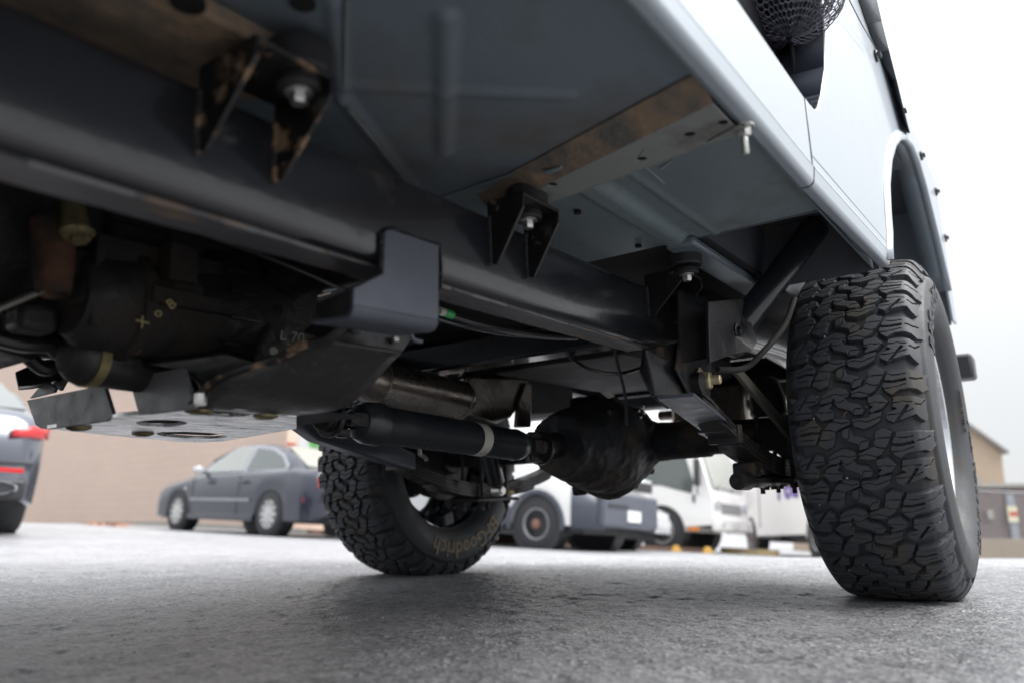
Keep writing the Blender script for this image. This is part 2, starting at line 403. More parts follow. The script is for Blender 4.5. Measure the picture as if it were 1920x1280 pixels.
def asphalt():
    m, nt, b = new_mat('asphalt')
    N = nt.nodes.new; L = nt.links.new
    tc = N('ShaderNodeTexCoord'); v = tc.outputs['Object']
    vo = N('ShaderNodeTexVoronoi'); vo.inputs['Scale'].default_value = 170; L(v, vo.inputs['Vector'])
    n1 = N('ShaderNodeTexNoise'); n1.inputs['Scale'].default_value = 260; n1.inputs['Detail'].default_value = 3; L(v, n1.inputs['Vector'])
    n2 = N('ShaderNodeTexNoise'); n2.inputs['Scale'].default_value = 1.3; n2.inputs['Detail'].default_value = 8; L(v, n2.inputs['Vector'])
    n3 = N('ShaderNodeTexNoise'); n3.inputs['Scale'].default_value = 9; n3.inputs['Detail'].default_value = 6; L(v, n3.inputs['Vector'])
    sh = N('ShaderNodeSeparateColor'); L(vo.outputs['Color'], sh.inputs[0])
    r1 = N('ShaderNodeValToRGB'); L(sh.outputs[0], r1.inputs[0])
    e = r1.color_ramp.elements
    e[0].position = 0.0; e[0].color = (0.10, 0.103, 0.113, 1); e[1].position = 1.0; e[1].color = (0.37, 0.37, 0.38, 1)
    k = e.new(0.55); k.color = (0.20, 0.203, 0.215, 1); k = e.new(0.93); k.color = (0.27, 0.27, 0.28, 1)
    mx = N('ShaderNodeMix'); mx.data_type = 'RGBA'; mx.blend_type = 'MULTIPLY'; mx.inputs[0].default_value = 1
    r2 = N('ShaderNodeMapRange'); r2.inputs['From Min'].default_value = 0.3; r2.inputs['From Max'].default_value = 0.7
    r2.inputs['To Min'].default_value = 0.88; r2.inputs['To Max'].default_value = 1.08; L(n2.outputs[0], r2.inputs['Value'])
    r3 = N('ShaderNodeMapRange'); r3.inputs['From Min'].default_value = 0.35; r3.inputs['From Max'].default_value = 0.65
    r3.inputs['To Min'].default_value = 0.85; r3.inputs['To Max'].default_value = 1.1; L(n3.outputs[0], r3.inputs['Value'])
    mm = N('ShaderNodeMath'); mm.operation = 'MULTIPLY'; L(r2.outputs[0], mm.inputs[0]); L(r3.outputs[0], mm.inputs[1])
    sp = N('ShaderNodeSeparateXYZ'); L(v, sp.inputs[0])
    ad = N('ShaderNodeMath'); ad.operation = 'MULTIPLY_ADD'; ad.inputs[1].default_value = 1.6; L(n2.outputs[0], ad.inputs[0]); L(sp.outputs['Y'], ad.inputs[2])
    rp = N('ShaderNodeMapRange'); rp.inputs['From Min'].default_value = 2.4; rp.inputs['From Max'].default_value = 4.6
    rp.inputs['To Min'].default_value = 0.84; rp.inputs['To Max'].default_value = 1.75; L(ad.outputs[0], rp.inputs['Value'])  # shade painted into the colour: darker by the vehicle, brighter ground beyond
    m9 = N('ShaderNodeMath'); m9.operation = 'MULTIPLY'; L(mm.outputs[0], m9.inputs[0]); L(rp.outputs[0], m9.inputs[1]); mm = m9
    # fine cracks of the old surface
    vc = N('ShaderNodeTexVoronoi'); vc.feature = 'DISTANCE_TO_EDGE'; vc.inputs['Scale'].default_value = 3.3
    wv = N('ShaderNodeVectorMath'); wv.operation = 'ADD'; sc_ = N('ShaderNodeVectorMath'); sc_.operation = 'SCALE'; sc_.inputs['Scale'].default_value = 0.25
    L(n3.outputs['Color'], sc_.inputs[0]); L(v, wv.inputs[0]); L(sc_.outputs[0], wv.inputs[1]); L(wv.outputs[0], vc.inputs['Vector'])
    rc = N('ShaderNodeMapRange'); rc.inputs['From Min'].default_value = 0.004; rc.inputs['From Max'].default_value = 0.014
    rc.inputs['To Min'].default_value = 0.55; rc.inputs['To Max'].default_value = 1.0; L(vc.outputs['Distance'], rc.inputs['Value'])
    m8 = N('ShaderNodeMath'); m8.operation = 'MULTIPLY'; L(mm.outputs[0], m8.inputs[0]); L(rc.outputs[0], m8.inputs[1]); mm = m8
    L(r1.outputs[0], mx.inputs[6]); L(mm.outputs[0], mx.inputs[7])
    L(mx.outputs[2], b.inputs['Base Color'])
    b.inputs['Roughness'].default_value = 0.46
    b1 = N('ShaderNodeBump'); b1.inputs['Strength'].default_value = 0.5; b1.inputs['Distance'].default_value = 0.003
    L(vo.outputs['Distance'], b1.inputs['Height'])
    b2 = N('ShaderNodeBump'); b2.inputs['Strength'].default_value = 0.4; b2.inputs['Distance'].default_value = 0.0015
    L(n1.outputs[0], b2.inputs['Height']); L(b1.outputs[0], b2.inputs['Normal'])
    L(b2.outputs[0], b.inputs['Normal'])
    return m
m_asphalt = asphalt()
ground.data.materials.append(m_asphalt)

# loose grit on the asphalt
def grit():
    g = G()
    for i in range(350):
        x = random.uniform(-1.6, 2.2); y = random.uniform(0.75, 4.2)
        r = random.choice((0.0012, 0.0018, 0.0025)) * random.uniform(0.7, 1.2)
        z = GZ(x, y) + float(relief(np.array([x]), np.array([y]))[0]) + r * 0.4
        vs = [V(x, y, z) + V(*d) * r * random.uniform(0.7, 1.2) for d in ((1, 0, 0), (-1, 0, 0), (0, 1, 0), (0, -1, 0), (0, 0, .8), (0, 0, -.8))]
        g.add(vs, [(0, 2, 4), (2, 1, 4), (1, 3, 4), (3, 0, 4), (2, 0, 5), (1, 2, 5), (3, 1, 5), (0, 3, 5)])
    o = g.build('loose_grit', M('grit', (0.30, 0.29, 0.27), 0.8, var=0.4, dirt_scale=60))
    tag(o, 'loose grit and small stones scattered on the asphalt', kind='stuff')
grit()

# ================================================================= THE OFF-ROAD VEHICLE
car = bpy.data.objects.new('off_road_vehicle', None); C.objects.link(car)
car.matrix_world = VMAT
tag(car, 'lifted pale silver off-road vehicle on knobbly tyres, seen from underneath', 'off-road vehicle')
def part(g, name, mat, parent=car, **k): return g.build(name, mat, parent, **k)

# ---------------- frame rails
RO, RI, RB, RT = 0.64, 0.712, 0.277, 0.402   # outer, inner, bottom, top of the near rail
def rail(bo, bi, name_mat=m_frame):
    s = 1 if bi > bo else -1
    g = G(); rad = 0.016; ring = []
    def arc(cb, cw, t0, t1):
        return [(cb + rad * math.cos(R_(t)) * s, cw + rad * math.sin(R_(t))) for t in np.linspace(t0, t1, 6)]
    ring += arc(bo + rad * s, RT - rad, 90, 180) + arc(bo + rad * s, RB + rad, 180, 270)
    ring += arc(bi - rad * s, RB + rad, 270, 360) + arc(bi - rad * s, RT - rad, 0, 90)
    st = [(-1.6, 0), (-0.3, 0), (0.25, 0.003), (0.45, 0.002), (0.60, 0), (0.75, 0.002), (1.1, 0.0), (1.35, 0), (1.50, 0.012), (1.66, 0.04), (1.85, 0.08), (2.35, 0.10), (2.7, 0.08), (2.95, 0.07)]
    n = len(ring); vs = []
    for (a, dz) in st:
        for (b, w) in ring: vs.append((a, b, w + dz))
    fs = [(i * n + k, i * n + (k + 1) % n, (i + 1) * n + (k + 1) % n, (i + 1) * n + k) for i in range(len(st) - 1) for k in range(n)]
    fs += [tuple(range(n - 1, -1, -1)), tuple((len(st) - 1) * n + k for k in range(n))]
    g.add(vs, fs)
    return g
part(rail(RO, RI), 'frame_rail', m_frame, ang=60)
part(rail(2.28 - RO, 2.28 - RI), 'frame_rail', m_frame, ang=60)
# dusty bottom flange with weld seam under the near rail
g = G()
for k in range(60):
    a0 = -1.2 + k * 0.045; a1 = a0 + 0.045
    if a1 > 1.42: break
    j = lambda: random.uniform(-0.002, 0.002)
    g.add([(a0, RO + 0.016 + j(), RB - 0.003), (a1, RO + 0.016 + j(), RB - 0.003), (a1, RI - 0.006 + j(), RB - 0.003), (a0, RI - 0.006 + j(), RB - 0.003),
           (a0, RO + 0.016, RB + 0.002), (a1, RO + 0.016, RB + 0.002), (a1, RI - 0.006, RB + 0.002), (a0, RI - 0.006, RB + 0.002)],
          [(0, 1, 2, 3), (4, 7, 6, 5), (0, 4, 5, 1), (2, 6, 7, 3)])
part(g, 'rail_flange', m_frame_dirty)
# crossmembers between the rails
part(G().tube([(0.72, RI, 0.34), (0.72, 2.28 - RI, 0.34)], 0.045, 16), 'cross_tube', m_frame)
part(G().bx(2.86, 2.94, 0.5, 1.78, 0.36, 0.46), 'rear_crossmember', m_frame, bevel=0.008)
part(G().bx(1.50, 1.58, RI, 2.28 - RI, 0.315, 0.39), 'cross_brace', m_frame, bevel=0.008)

# ---------------- floor of the tub
FL = 0.470
def floor_pan():
    'front pan with a pressed cross, stiffening beads and edges'
    c = P(836, 165, 2, FL)
    p1, p2 = P(836, 30, 2, FL), P(833, 285, 2, FL)
    q1, q2 = P(660, 162, 2, FL), P(1065, 180, 2, FL)
    def segd(a, b, p, q):
        p = np.array(p[:2]); q = np.array(q[:2]); d = q - p; L2 = d @ d
        t = np.clip(((a - p[0]) * d[0] + (b - p[1]) * d[1]) / L2, 0, 1)
        return np.hypot(a - p[0] - t * d[0], b - p[1] - t * d[1])
    aa = np.concatenate([np.arange(-1.5, 0.2, 0.1), np.arange(0.2, 0.92, 0.006)])
    bb = np.concatenate([np.arange(0.268, 0.78, 0.006), np.arange(0.78, 2.02, 0.08)])
    A, B = np.meshgrid(aa, bb, indexing='ij')
    W = np.full(A.shape, FL)
    W -= 0.007 * np.clip(1.6 - segd(A, B, p1, p2) / 0.009, 0, 1)
    W -= 0.0035 * np.clip(1.6 - segd(A, B, q1, q2) / 0.009, 0, 1)
    r1, r2 = P(625, 0, 2, FL), P(640, 180, 2, FL)
    r3 = P(770, 345, 2, FL)
    W -= 0.006 * np.clip(1.4 - segd(A, B, r1, r2) / 0.008, 0, 1)
    W -= 0.006 * np.clip(1.4 - segd(A, B, r2, r3) / 0.010, 0, 1)
    W += (vnoise(A + 3, B + 3, 0.12, 5) - 0.5) * 0.003
    co = np.stack([A, B, W], -1).reshape(-1, 3) - np.array(VO)
    n0, n1 = A.shape; i = np.arange(n0 * n1).reshape(n0, n1)
    q = np.stack([i[:-1, :-1], i[1:, :-1], i[1:, 1:], i[:-1, 1:]], -1).reshape(-1, 4)
    me = bpy.data.meshes.new('floor_pan'); np_mesh(me, co, q); me.materials.append(m_under)
    o = bpy.data.objects.new('floor_pan', me); C.objects.link(o); o.parent = car
    md = o.modifiers.new('solid', 'SOLIDIFY'); md.thickness = 0.003; md.offset = 1
floor_pan()
# thin seam flange running down the pan
g = G()
for pa, pb in ((P(652, 0, 2, FL - 0.004), P(646, 165, 2, FL - 0.004)), (P(655, 205, 2, FL - 0.004), P(775, 352, 2, FL - 0.004))):
    d = (pb - pa).normalized(); n = d.cross(V(0, 0, 1))
    g.box((pa + pb) / 2, ((pb - pa).length, 0.003, 0.006), (d, n, V(0, 0, 1)))
part(g, 'seam_flange', m_under_light)
# second pan behind the cross channel, with a broad pressed bead
def rear_pan():
    p1, p2 = P(1110, 352, 2, FL - 0.006), P(1430, 552, 2, FL - 0.006)
    aa = np.concatenate([np.arange(0.872, 1.345, 0.008), [1.345]])
    bb = np.concatenate([np.arange(0.268, 0.72, 0.006), np.arange(0.72, 2.02, 0.08)])
    A, B = np.meshgrid(aa, bb, indexing='ij')
    W = np.full(A.shape, FL - 0.004)
    t = (A - p1[0]) / (p2[0] - p1[0]); bc = p1[1] + t * (p2[1] - p1[1])
    W -= 0.014 * np.clip(1.9 - np.abs(B - bc) / 0.016, 0, 1) 
    W -= 0.004 * np.clip(1.5 - np.abs(B - 0.47) / 0.004, 0, 1)
    W += (vnoise(A + 3, B + 3, 0.14, 6) - 0.5) * 0.003
    co = np.stack([A, B, W], -1).reshape(-1, 3) - np.array(VO)
    n0, n1 = A.shape; i = np.arange(n0 * n1).reshape(n0, n1)
    q = np.stack([i[:-1, :-1], i[1:, :-1], i[1:, 1:], i[:-1, 1:]], -1).reshape(-1, 4)
    me = bpy.data.meshes.new('floor_pan'); np_mesh(me, co, q); me.materials.append(m_under2)
    o = bpy.data.objects.new('floor_pan', me); C.objects.link(o); o.parent = car
    md = o.modifiers.new('solid', 'SOLIDIFY'); md.thickness = 0.003; md.offset = 1
rear_pan()
# floor continues over the axle inboard of the wheel housings
g = G().bx(1.345, 2.9, 0.50, 1.78, FL - 0.004, FL + 0.002)
part(g, 'cargo_floor', m_dark_under)
g = G()
g.prism([(1.32, 0.505, FL - 0.006), (1.88, 0.515, FL - 0.006), (1.88, 0.575, FL - 0.006), (1.32, 0.565, FL - 0.006)], (0, 0, -0.018))
part(g, 'floor_rib', m_under, bevel=0.006)
# cross channel (hat section) with bolt holes
def channel():
    x0, x1 = 0.278, 0.70
    e = [P(863, 376, 2, FL - 0.002), P(1317, 132, 2, FL - 0.002)]
    m__ = [P(981, 368, 2, 0.447), P(1361, 183, 2, 0.447)]        # front edge
    f = [P(1034, 380, 2, 0.447), P(1412, 240, 2, 0.447)]        # rear edge
    front = lambda b: e[1].x + (e[0].x - e[1].x) * (b - e[1].y) / (e[0].y - e[1].y)
    rear = lambda b: f[1].x + (f[0].x - f[1].x) * (b - f[1].y) / (f[0].y - f[1].y)
    g = G()
    W0 = 0.447
    holes = []
    for hx, hy in ((1036, 347), (1203, 299), (1293, 253), (1355, 231)):
        c = P(hx, hy, 2, W0)
        holes.append([(c.x + 0.007 * math.cos(t), c.y + 0.007 * math.sin(t), W0) for t in np.linspace(0, 2 * math.pi, 13)[:-1]])
    bs = np.linspace(x0, x1, 6)
    mid = lambda b: m__[1].x + (m__[0].x - m__[1].x) * (b - m__[1].y) / (m__[0].y - m__[1].y)
    outer = [(mid(b), b, W0) for b in bs] + [(rear(b), b, W0) for b in bs[::-1]]
    g.plate(outer, holes, (0, 0, 0.003))
    # rear wall and rear flange
    for i in range(len(bs) - 1):
        g.prism([(rear(bs[i]), bs[i], W0), (rear(bs[i + 1]), bs[i + 1], W0), (rear(bs[i + 1]), bs[i + 1], FL), (rear(bs[i]), bs[i], FL)], (0.003, 0, 0))
    part(g, 'floor_channel', m_under_light, bevel=0.001)
    g = G()
    for i in range(len(bs) - 1):   # sloping front wall, caked with mud
        a = bs[i]; c = bs[i + 1]
        g.prism([(mid(a) - 0.0005, a, W0), (mid(c) - 0.0005, c, W0), (front(c), c, FL - 0.002), (front(a), a, FL - 0.002)], (0, 0, 0.002))
    part(g, 'channel_wall', m_muddy)
    # black discs behind the holes stand in for the shade inside
    g = G()
    for h_ in holes:
        c = sum((Vector(p) for p in h_), Vector((0, 0, 0))) / len(h_)
        part(G().lathe(c + V(0, 0, 0.0042), (0, 0, 1), [(0, 0.009), (0.001, 0.009)], 14), 'bolt_hole_shade_disc', m_void_shade)
channel()
for x, y in ((1083, 400), (1197, 463)):
    part(G().lathe(P(x, y, 2, FL - 0.010), (0, 0, -1), [(-0.004, 0.0065), (0.0008, 0.0065)], 16), 'drain_hole_shade', m_void_shade)
m_scr = M('bare_scratch', (0.34, 0.36, 0.38), 0.5)
for q in ((1208, 312, 1246, 345), (1262, 300, 1240, 318)):
    p_, r_ = P(q[0], q[1], 2, FL - 0.0062), P(q[2], q[3], 2, FL - 0.0062)
    dd0 = (r_ - p_).normalized(); nn0 = dd0.cross(V(0, 0, 1)) * 0.0012
    part(G().prism([p_ - nn0 * .4, r_ - nn0, r_ + nn0, p_ + nn0 * .4], (0, 0, 0.0015)), 'scratch', m_scr)
# loose repair tabs and scratches on the channel
g = G()
t0 = [P(1325, 268, 2, 0.444), P(1378, 240, 2, 0.444), P(1405, 238, 2, 0.444), P(1345, 262, 2, 0.444)]
g.prism(t0, (0, 0, 0.002))
part(g, 'metal_tab', m_under_light)
b0 = P(1393, 236, 2, 0.452)
part(G().hexbolt(b0, (0, 0, -1), 0.0095, 0.016, shank=0.022), 'sill_bolt', m_zinc)

# muddy hat channel above the near rail, ends at the front body mount
g = G()
g.prism([(-0.9, 0.612, 0.447), (0.50, 0.592, 0.447), (0.505, 0.665, 0.447), (0.45, 0.722, 0.447), (-0.9, 0.728, 0.447)], (0, 0, 0.022))
o = part(g, 'mud_covered_channel', m_muddy, bevel=0.004)
hp = P(430, 128, 2, 0.446)
part(G().lathe(hp, (0, 0, -1), [(-0.004, 0.009), (0.0005, 0.009)], 16), 'drain_hole_shade', m_void_shade)
part(G().lathe(P(352, 8, 2, 0.4465), (0, 0, -1), [(-0.004, 0.016), (0.0005, 0.016)], 20), 'drain_hole_shade', m_void_shade)
part(G().lathe(P(567, 8, 2, FL - 0.002), (0, 0, -1), [(-0.004, 0.013), (0.0005, 0.013)], 20), 'drain_hole_shade', m_void_shade)

# ---------------- body mounts
def mount(a0, a1, w0, out, boltp, mat):
    g = G(); t = 0.005
    for a in (a0, a1):
        g.prism([(a, RO + 0.004, w0), (a, RO - 0.012, w0 - 0.004), (a, RO - out, 0.400), (a, RO - out, 0.424), (a, RO + 0.004, 0.424)], (t, 0, 0))
    g.prism([(a0, RO + 0.004, 0.419), (a1 + t, RO + 0.004, 0.419), (a1 + t, RO - out, 0.419), (a0, RO - out, 0.419)], (0, 0, 0.005))
    o = part(g, 'body_mount', mat, bevel=0.0012)
    c = V(boltp.x, boltp.y, 0.419)
    G().lathe(c + V(0, 0, 0.006), (0, 0, 1), [(0, 0.030), (0.003, 0.033), (0.03, 0.033), (0.034, 0.030)], 28).build('rubber_puck', m_rubber, o)
    G().lathe(c, (0, 0, -1), [(0, 0.023), (0.008, 0.024), (0.011, 0.021)], 24).build('rubber_bushing', m_rubber, o)
    G().hexbolt(c + V(0, 0, -0.011), (0, 0, -1), 0.0095, 0.014, shank=0.0).build('mount_bolt', m_zinc, o)
    # short weld runs where the gussets meet the rail
    for a in (a0, a1):
        gw = G()
        w = w0
        while w < 0.40:
            gw.lathe((a + random.uniform(-.001, .001), RO + 0.001, w), (0, -1, 0), [(0, 0.004), (0.003, 0.0034), (0.005, 0.001)], 7); w += 0.0045
        gw.build('gusset_weld', mat, o)
mount(0.378, 0.468, 0.333, 0.088, P(560, 186, 2, 0.400), m_mount)
mount(0.850, 0.945, 0.326, 0.062, P(990, 428, 2, 0.395), m_mount2)
mount(1.385, 1.485, 0.338, 0.080, P(1288, 522, 2, 0.400), m_mount2)

# ---------------- body side, rocker and wheel arch
def sb(a):           # lateral position of the side skin; the quarter panel flares outwards
    return 0.25 if a < 1.15 else 0.25 - 0.02 * (a - 1.15)
BOT = 0.455
def skin(outline, holes, g, th=0.02):
    'side panel from (a, w) outlines, solid thickness inwards'
    to = lambda p: V(p[0], sb(p[0]), p[1])
    g.plate([to(p) for p in outline], [[to(p) for p in h] for h in holes], (0, th, 0))
def Ps(px, py, a_guess=2.0):
    for _ in range(6):
        q = P(px, py, 1, sb(a_guess)); a_guess = q.x
    return (q.x, q.z)
# front rocker / cowl side below the door opening
dr = [Ps(1530, 216), Ps(1541, 180), Ps(1549, 128), Ps(1549, 60), Ps(1546, 0)]
drc = dr[0][0]
sillw = 0.604
front_side = [(-1.5, 0.49), (drc - 0.115, 0.49), (drc - 0.115, sillw), (-1.5, sillw)]
g = G()
def curved_strip(g, a0, a1, prof, n=2):
    for i in range(n):
        p = a0 + (a1 - a0) * i / n; q = a0 + (a1 - a0) * (i + 1) / n
        for (b1, w1), (b2, w2) in zip(prof[:-1], prof[1:]):
            dp = sb(p) - 0.25; dq = sb(q) - 0.25
            g.add([(p, b1 + dp, w1), (q, b1 + dq, w1), (q, b2 + dq, w2), (p, b2 + dp, w2)], [(0, 1, 2, 3)])
# rocker cross-section from the inner lip round the outside up to the sill
ro_prof = [(0.273, 0.472), (0.273, 0.4525), (0.269, 0.4505)]
ro_prof += [(0.261 - 0.011 * math.sin(R_(t)) , 0.4615 - 0.011 * math.cos(R_(t))) for t in np.linspace(0, 90, 9)]
ro_prof += [(0.2480, 0.4785), (0.2472, 0.4800), (0.2480, 0.482), (0.25, 0.487), (0.25, sillw - 0.006), (0.252, sillw - 0.002), (0.256, sillw), (0.33, sillw)]
GAP = 1.184
curved_strip(g, -1.5, GAP - 0.0026, ro_prof, 3)
part(g, 'rocker_panel', m_paint, ang=50)
g = G()
ro2 = [p for p in ro_prof if p[1] < 0.4875] 
ro2 = ro2 + [(0.25, 0.50)]
curved_strip(g, GAP + 0.0026, 1.775, ro2, 3)
part(g, 'rocker_panel', m_paint, ang=50)
# near-black strip filling the panel gap, standing in for its shade
part(G().bx(GAP - 0.0026, GAP + 0.0026, 0.2488, 0.262, 0.486, 0.602), 'dark_gap_strip', m_void_shade)
part(G().bx(-1.5, 1.79, 0.2735, 0.2765, 0.4535, 0.60), 'inner_sill', m_under)

# quarter panel with the flared wheel opening
def arch_pts():
    px = [(1668, 480), (1667, 440), (1664, 400), (1662, 350), (1666, 305), (1674, 277), (1684, 264), (1694, 263), (1706, 276), (1718, 304), (1732, 352), (1744, 400), (1757, 452), (1768, 500), (1778, 545)]
    return [Ps(*p) for p in px]
arch = arch_pts(); arch[0] = (arch[0][0] + 0.004, 0.492)
a_end = arch[-1][0]
belt = lambda a: 4.80 * sb(a)
AE = min(3.05, a_end + 0.12)
outl = [(GAP + 0.0026, 0.50), (1.775, 0.50)] + [(arch[0][0] - 0.03, 0.455)] + [(arch[0][0], 0.462)] + arch + [(a_end + 0.03, 0.50), (AE, 0.50), (AE, belt(AE)), (2.3, belt(2.3)), (1.75, belt(1.75))]
outl += [(x, w) for (x, w) in [(dr[-1][0], belt(1.3) - 0.002)]]
outl += [(x, w) for (x, w) in dr[::-1][1:-1]]
# rounded lower corner of the door opening
outl += [(drc + 0.042, sillw + 0.033), (drc + 0.022, sillw + 0.014), (drc, sillw + 0.003), (drc - 0.03, sillw + 0.0005), (GAP + 0.0026, sillw)]
print('ARCH', [tuple(round(c, 3) for c in p) for p in arch], 'DOOR', dr)
g = G(); skin(outl, [], g, 0.010)
part(g, 'quarter_panel', m_paint, ang=40, bevel=0.004)
# pressed flare around the opening
g = G()
n = len(arch)
ca = sum(p[0] for p in arch) / n; cw = 0.55
def ofs(p, o, d):
    v = Vector((p[0] - ca, p[1] - cw)); v.normalize()
    return (p[0] + v.x * o, sb(p[0]) + d, p[1] + v.y * o)
prof_ = [(0.0, 0.011), (0.0, -0.006), (0.002, -0.008), (0.012, -0.009), (0.018, -0.007), (0.025, -0.002), (0.032, 0.001)]
arr = [[ofs(p, o, d) for o, d in prof_] for p in ([(arch[0][0] - 0.012, 0.462)] + arch)]; n += 1
m_ = len(prof_)
g.add([q for r in arr for q in r], [(i * m_ + k, (i + 1) * m_ + k, (i + 1) * m_ + k + 1, i * m_ + k + 1) for i in range(n - 1) for k in range(m_ - 1)])
part(g, 'arch_flare', m_paint, thick=0.003, ang=60)
g = G()
n -= 1
arr = [[(p[0] + 0.0005, sb(p[0]) + d, p[1]) for d in (0.010, 0.03, 0.060)] for p in arch]
g.add([q for r in arr for q in r], [(i * 3 + k, (i + 1) * 3 + k, (i + 1) * 3 + k + 1, i * 3 + k + 1) for i in range(n - 1) for k in range(2)])
part(g, 'arch_lip', m_under, thick=0.003, ang=60)  # darker paint puts the shade of the downward-facing lip into its colour
# wheel housing
m_well = M('wheel_housing_paint', (0.09, 0.10, 0.12), 0.6, 0, 0, dirt=(0.10, 0.09, 0.08), dirt_lo=0.5, dirt_hi=0.7, bump=0.4)
g = G()
g.bx(1.788, 1.795, 0.262, 0.51, 0.452, 0.93)
g.bx(1.795, 2.95, 0.262, 0.51, 0.93, 0.936)
g.bx(2.945, 2.952, 0.262, 0.51, 0.50, 0.93)
g.bx(1.345, 2.95, 0.505, 0.511, FL - 0.002, 0.936)
part(g, 'wheel_housing', m_well)
part(G().bx(1.3455, 1.351, 0.262, 0.505, FL - 0.006, 0.60).bx(1.351, 1.788, 0.30, 0.505, 0.60, 0.606), 'step_panel', m_well)
# tub rear end, inner liner and trim seen through the door opening
part(G().bx(AE - 0.004, AE + 0.004, 0.23, 2.05, 0.50, 1.0), 'tail_panel', m_paint, bevel=0.003)
g = G()
t_in = [(drc - 0.03, sillw + 0.003), (drc - 0.004, sillw + 0.006), (drc + 0.018, sillw + 0.017), (drc + 0.037, sillw + 0.036)] + [(p[0] - 0.005, p[1]) for p in dr[1:]]
for i in range(len(t_in) - 1):
    p, q = t_in[i], t_in[i + 1]
    g.add([(p[0], 0.249, p[1]), (q[0], 0.249, q[1]), (q[0] - 0.012, 0.335, q[1]), (p[0] - 0.012, 0.335, p[1])], [(0, 1, 2, 3)])
part(g, 'door_seal', M('matt_door_seal', (0.022, 0.026, 0.036), 0.9, 0, 0, ior=1.12), thick=0.004, ang=20)
g = G()
g.grid(30, 2, lambda u, v: (0.2 + 1.3 * u, 0.345 + 0.006 * math.sin(u * 150), 0.60 + 0.6 * v))
part(g, 'interior_liner', m_trim, thick=0.004)
part(G().bx(0.6, 1.46, 0.329, 0.333, 0.600, 1.15), 'inner_trim_panel', m_trim)
part(G().bx(1.36, 1.783, 0.298, 0.302, 0.61, 1.08), 'rear_trim_panel', m_trim)
part(G().bx(1.25, 1.30, 0.340, 0.42, 0.6, 1.2), 'door_pillar_trim', m_trim, bevel=0.01)
# far side of the tub
g = G(); g.bx(-1.5, 1.72, 2.02, 2.05, 0.455, 0.604); g.bx(1.3, 1.72, 2.02, 2.05, 0.604, 1.05); g.bx(2.62, 3.0, 2.02, 2.05, 0.5, 1.05); g.bx(1.72, 2.62, 2.02, 2.05, 0.88, 1.05)
part(g, 'far_side_panel', m_paint, bevel=0.006)
part(G().bx(1.79, 1.80, 1.77, 2.02, 0.455, 0.93).bx(1.35, 2.9, 1.77, 1.776, 0.47, 0.93).bx(1.8, 2.95, 1.776, 2.02, 0.93, 0.936), 'wheel_housing', m_well)
# soft top skirt and its turn buttons
g = G()
tp = [(1606, -12), (1625, 45), (1646, 100), (1668, 150), (1686, 200), (1698, 232), (1704, 248)]
to_ = [(1640, -12), (1652, 40), (1666, 95), (1680, 150), (1692, 200), (1701, 236), (1705, 250)]
lo = [P(x, y, 1, sb(2.2) + 0.004) for x, y in tp]
hi = [P(x, y, 1, sb(2.2) - 0.02) for x, y in to_]
for i in range(len(lo) - 1):
    g.add([lo[i], lo[i + 1], hi[i + 1], hi[i]], [(0, 1, 2, 3)])
part(g, 'soft_top_skirt', m_soft, thick=0.004)
g = G()
g.grid(14, 2, lambda u, v: (1.2 + 1.75 * u, sb(2.0) + 0.015 + 0.10 * v, 1.06 + 0.48 * v - 0.0 * u))
g.grid(10, 6, lambda u, v: (-0.2 + 3.1 * u, 0.36 + 1.6 * v, 1.54 + 0.05 * math.sin(v * math.pi)))
part(g, 'soft_top', m_soft, thick=0.004)
part(G().tube([P(1588, -8, 1, 0.222), P(1615, 45, 1, 0.222), P(1642, 92, 1, 0.222)], 0.0012, 6), 'skirt_cord', m_wire)
for x, y, s in ((1641, 106, 1.0), (1690, 210, 0.95), (1726, 293, 0.95), (1754, 360, 0.95), (1771, 447, 1.0)):
    a_, w_ = Ps(x, y)
    c = V(a_, sb(a_) - 0.001, w_)
    g = G().lathe(c, (0, -1, 0), [(0, 0.019 * s), (0.004, 0.019 * s), (0.006, 0.015 * s)], 20, flat=0.8)
    g.box(c + V(0, -0.009, 0), (0.026 * s, 0.008, 0.007))
    part(g, 'turn_button', m_rimdk)
# rear bumper end
part(G().bx(2.94, 3.06, 0.185, 2.1, 0.315, 0.40), 'rear_bumper', M('bumper_paint', (0.05, 0.055, 0.06), 0.45), bevel=0.012)
# front of the tub, engine bay block and hood (behind the camera)
g = G(); g.bx(-2.3, -1.2, 0.55, 1.75, 0.45, 0.95); 
part(g, 'hood', m_paint, bevel=0.03)

# ---------------- roll cage tie-in tube and bracket on the frame
t0, t1 = V(1.585, 0.545, 0.300), V(1.785, 0.385, 0.575)
dd = (t1 - t0).normalized()
part(G().tube([t0 + dd * 0.02, t1], 0.031, 28), 'tie_in_tube', m_tube)
g = G()
g.lathe(t0 + V(-0.035, 0, 0), (1, 0, 0), [(0, 0.030), (0.004, 0.034), (0.066, 0.034), (0.07, 0.030)], 28)
part(g, 'tube_bushing', m_tube)
g = G()
g.prism([(1.455, 0.60, 0.40), (1.60, 0.60, 0.41), (1.60, 0.50, 0.345), (1.585, 0.485, 0.29), (1.55, 0.485, 0.265), (1.50, 0.52, 0.255), (1.44, 0.60, 0.24)], (0, 0.006, 0))
bp = P(1383, 621, 1, 0.505)
g2 = [P(x_, y_, 1, 0.512) for x_, y_ in ((1328, 565), (1392, 560), (1412, 585), (1418, 612), (1410, 640), (1375, 664), (1332, 680))]
g.prism(g2, (0, 0.008, 0))
part(g, 'tube_bracket', m_black, bevel=0.002)
part(G().hexbolt(P(1383, 621, 1, 0.511), (0, -1, 0), 0.011, 0.010), 'bracket_bolt', m_tube)
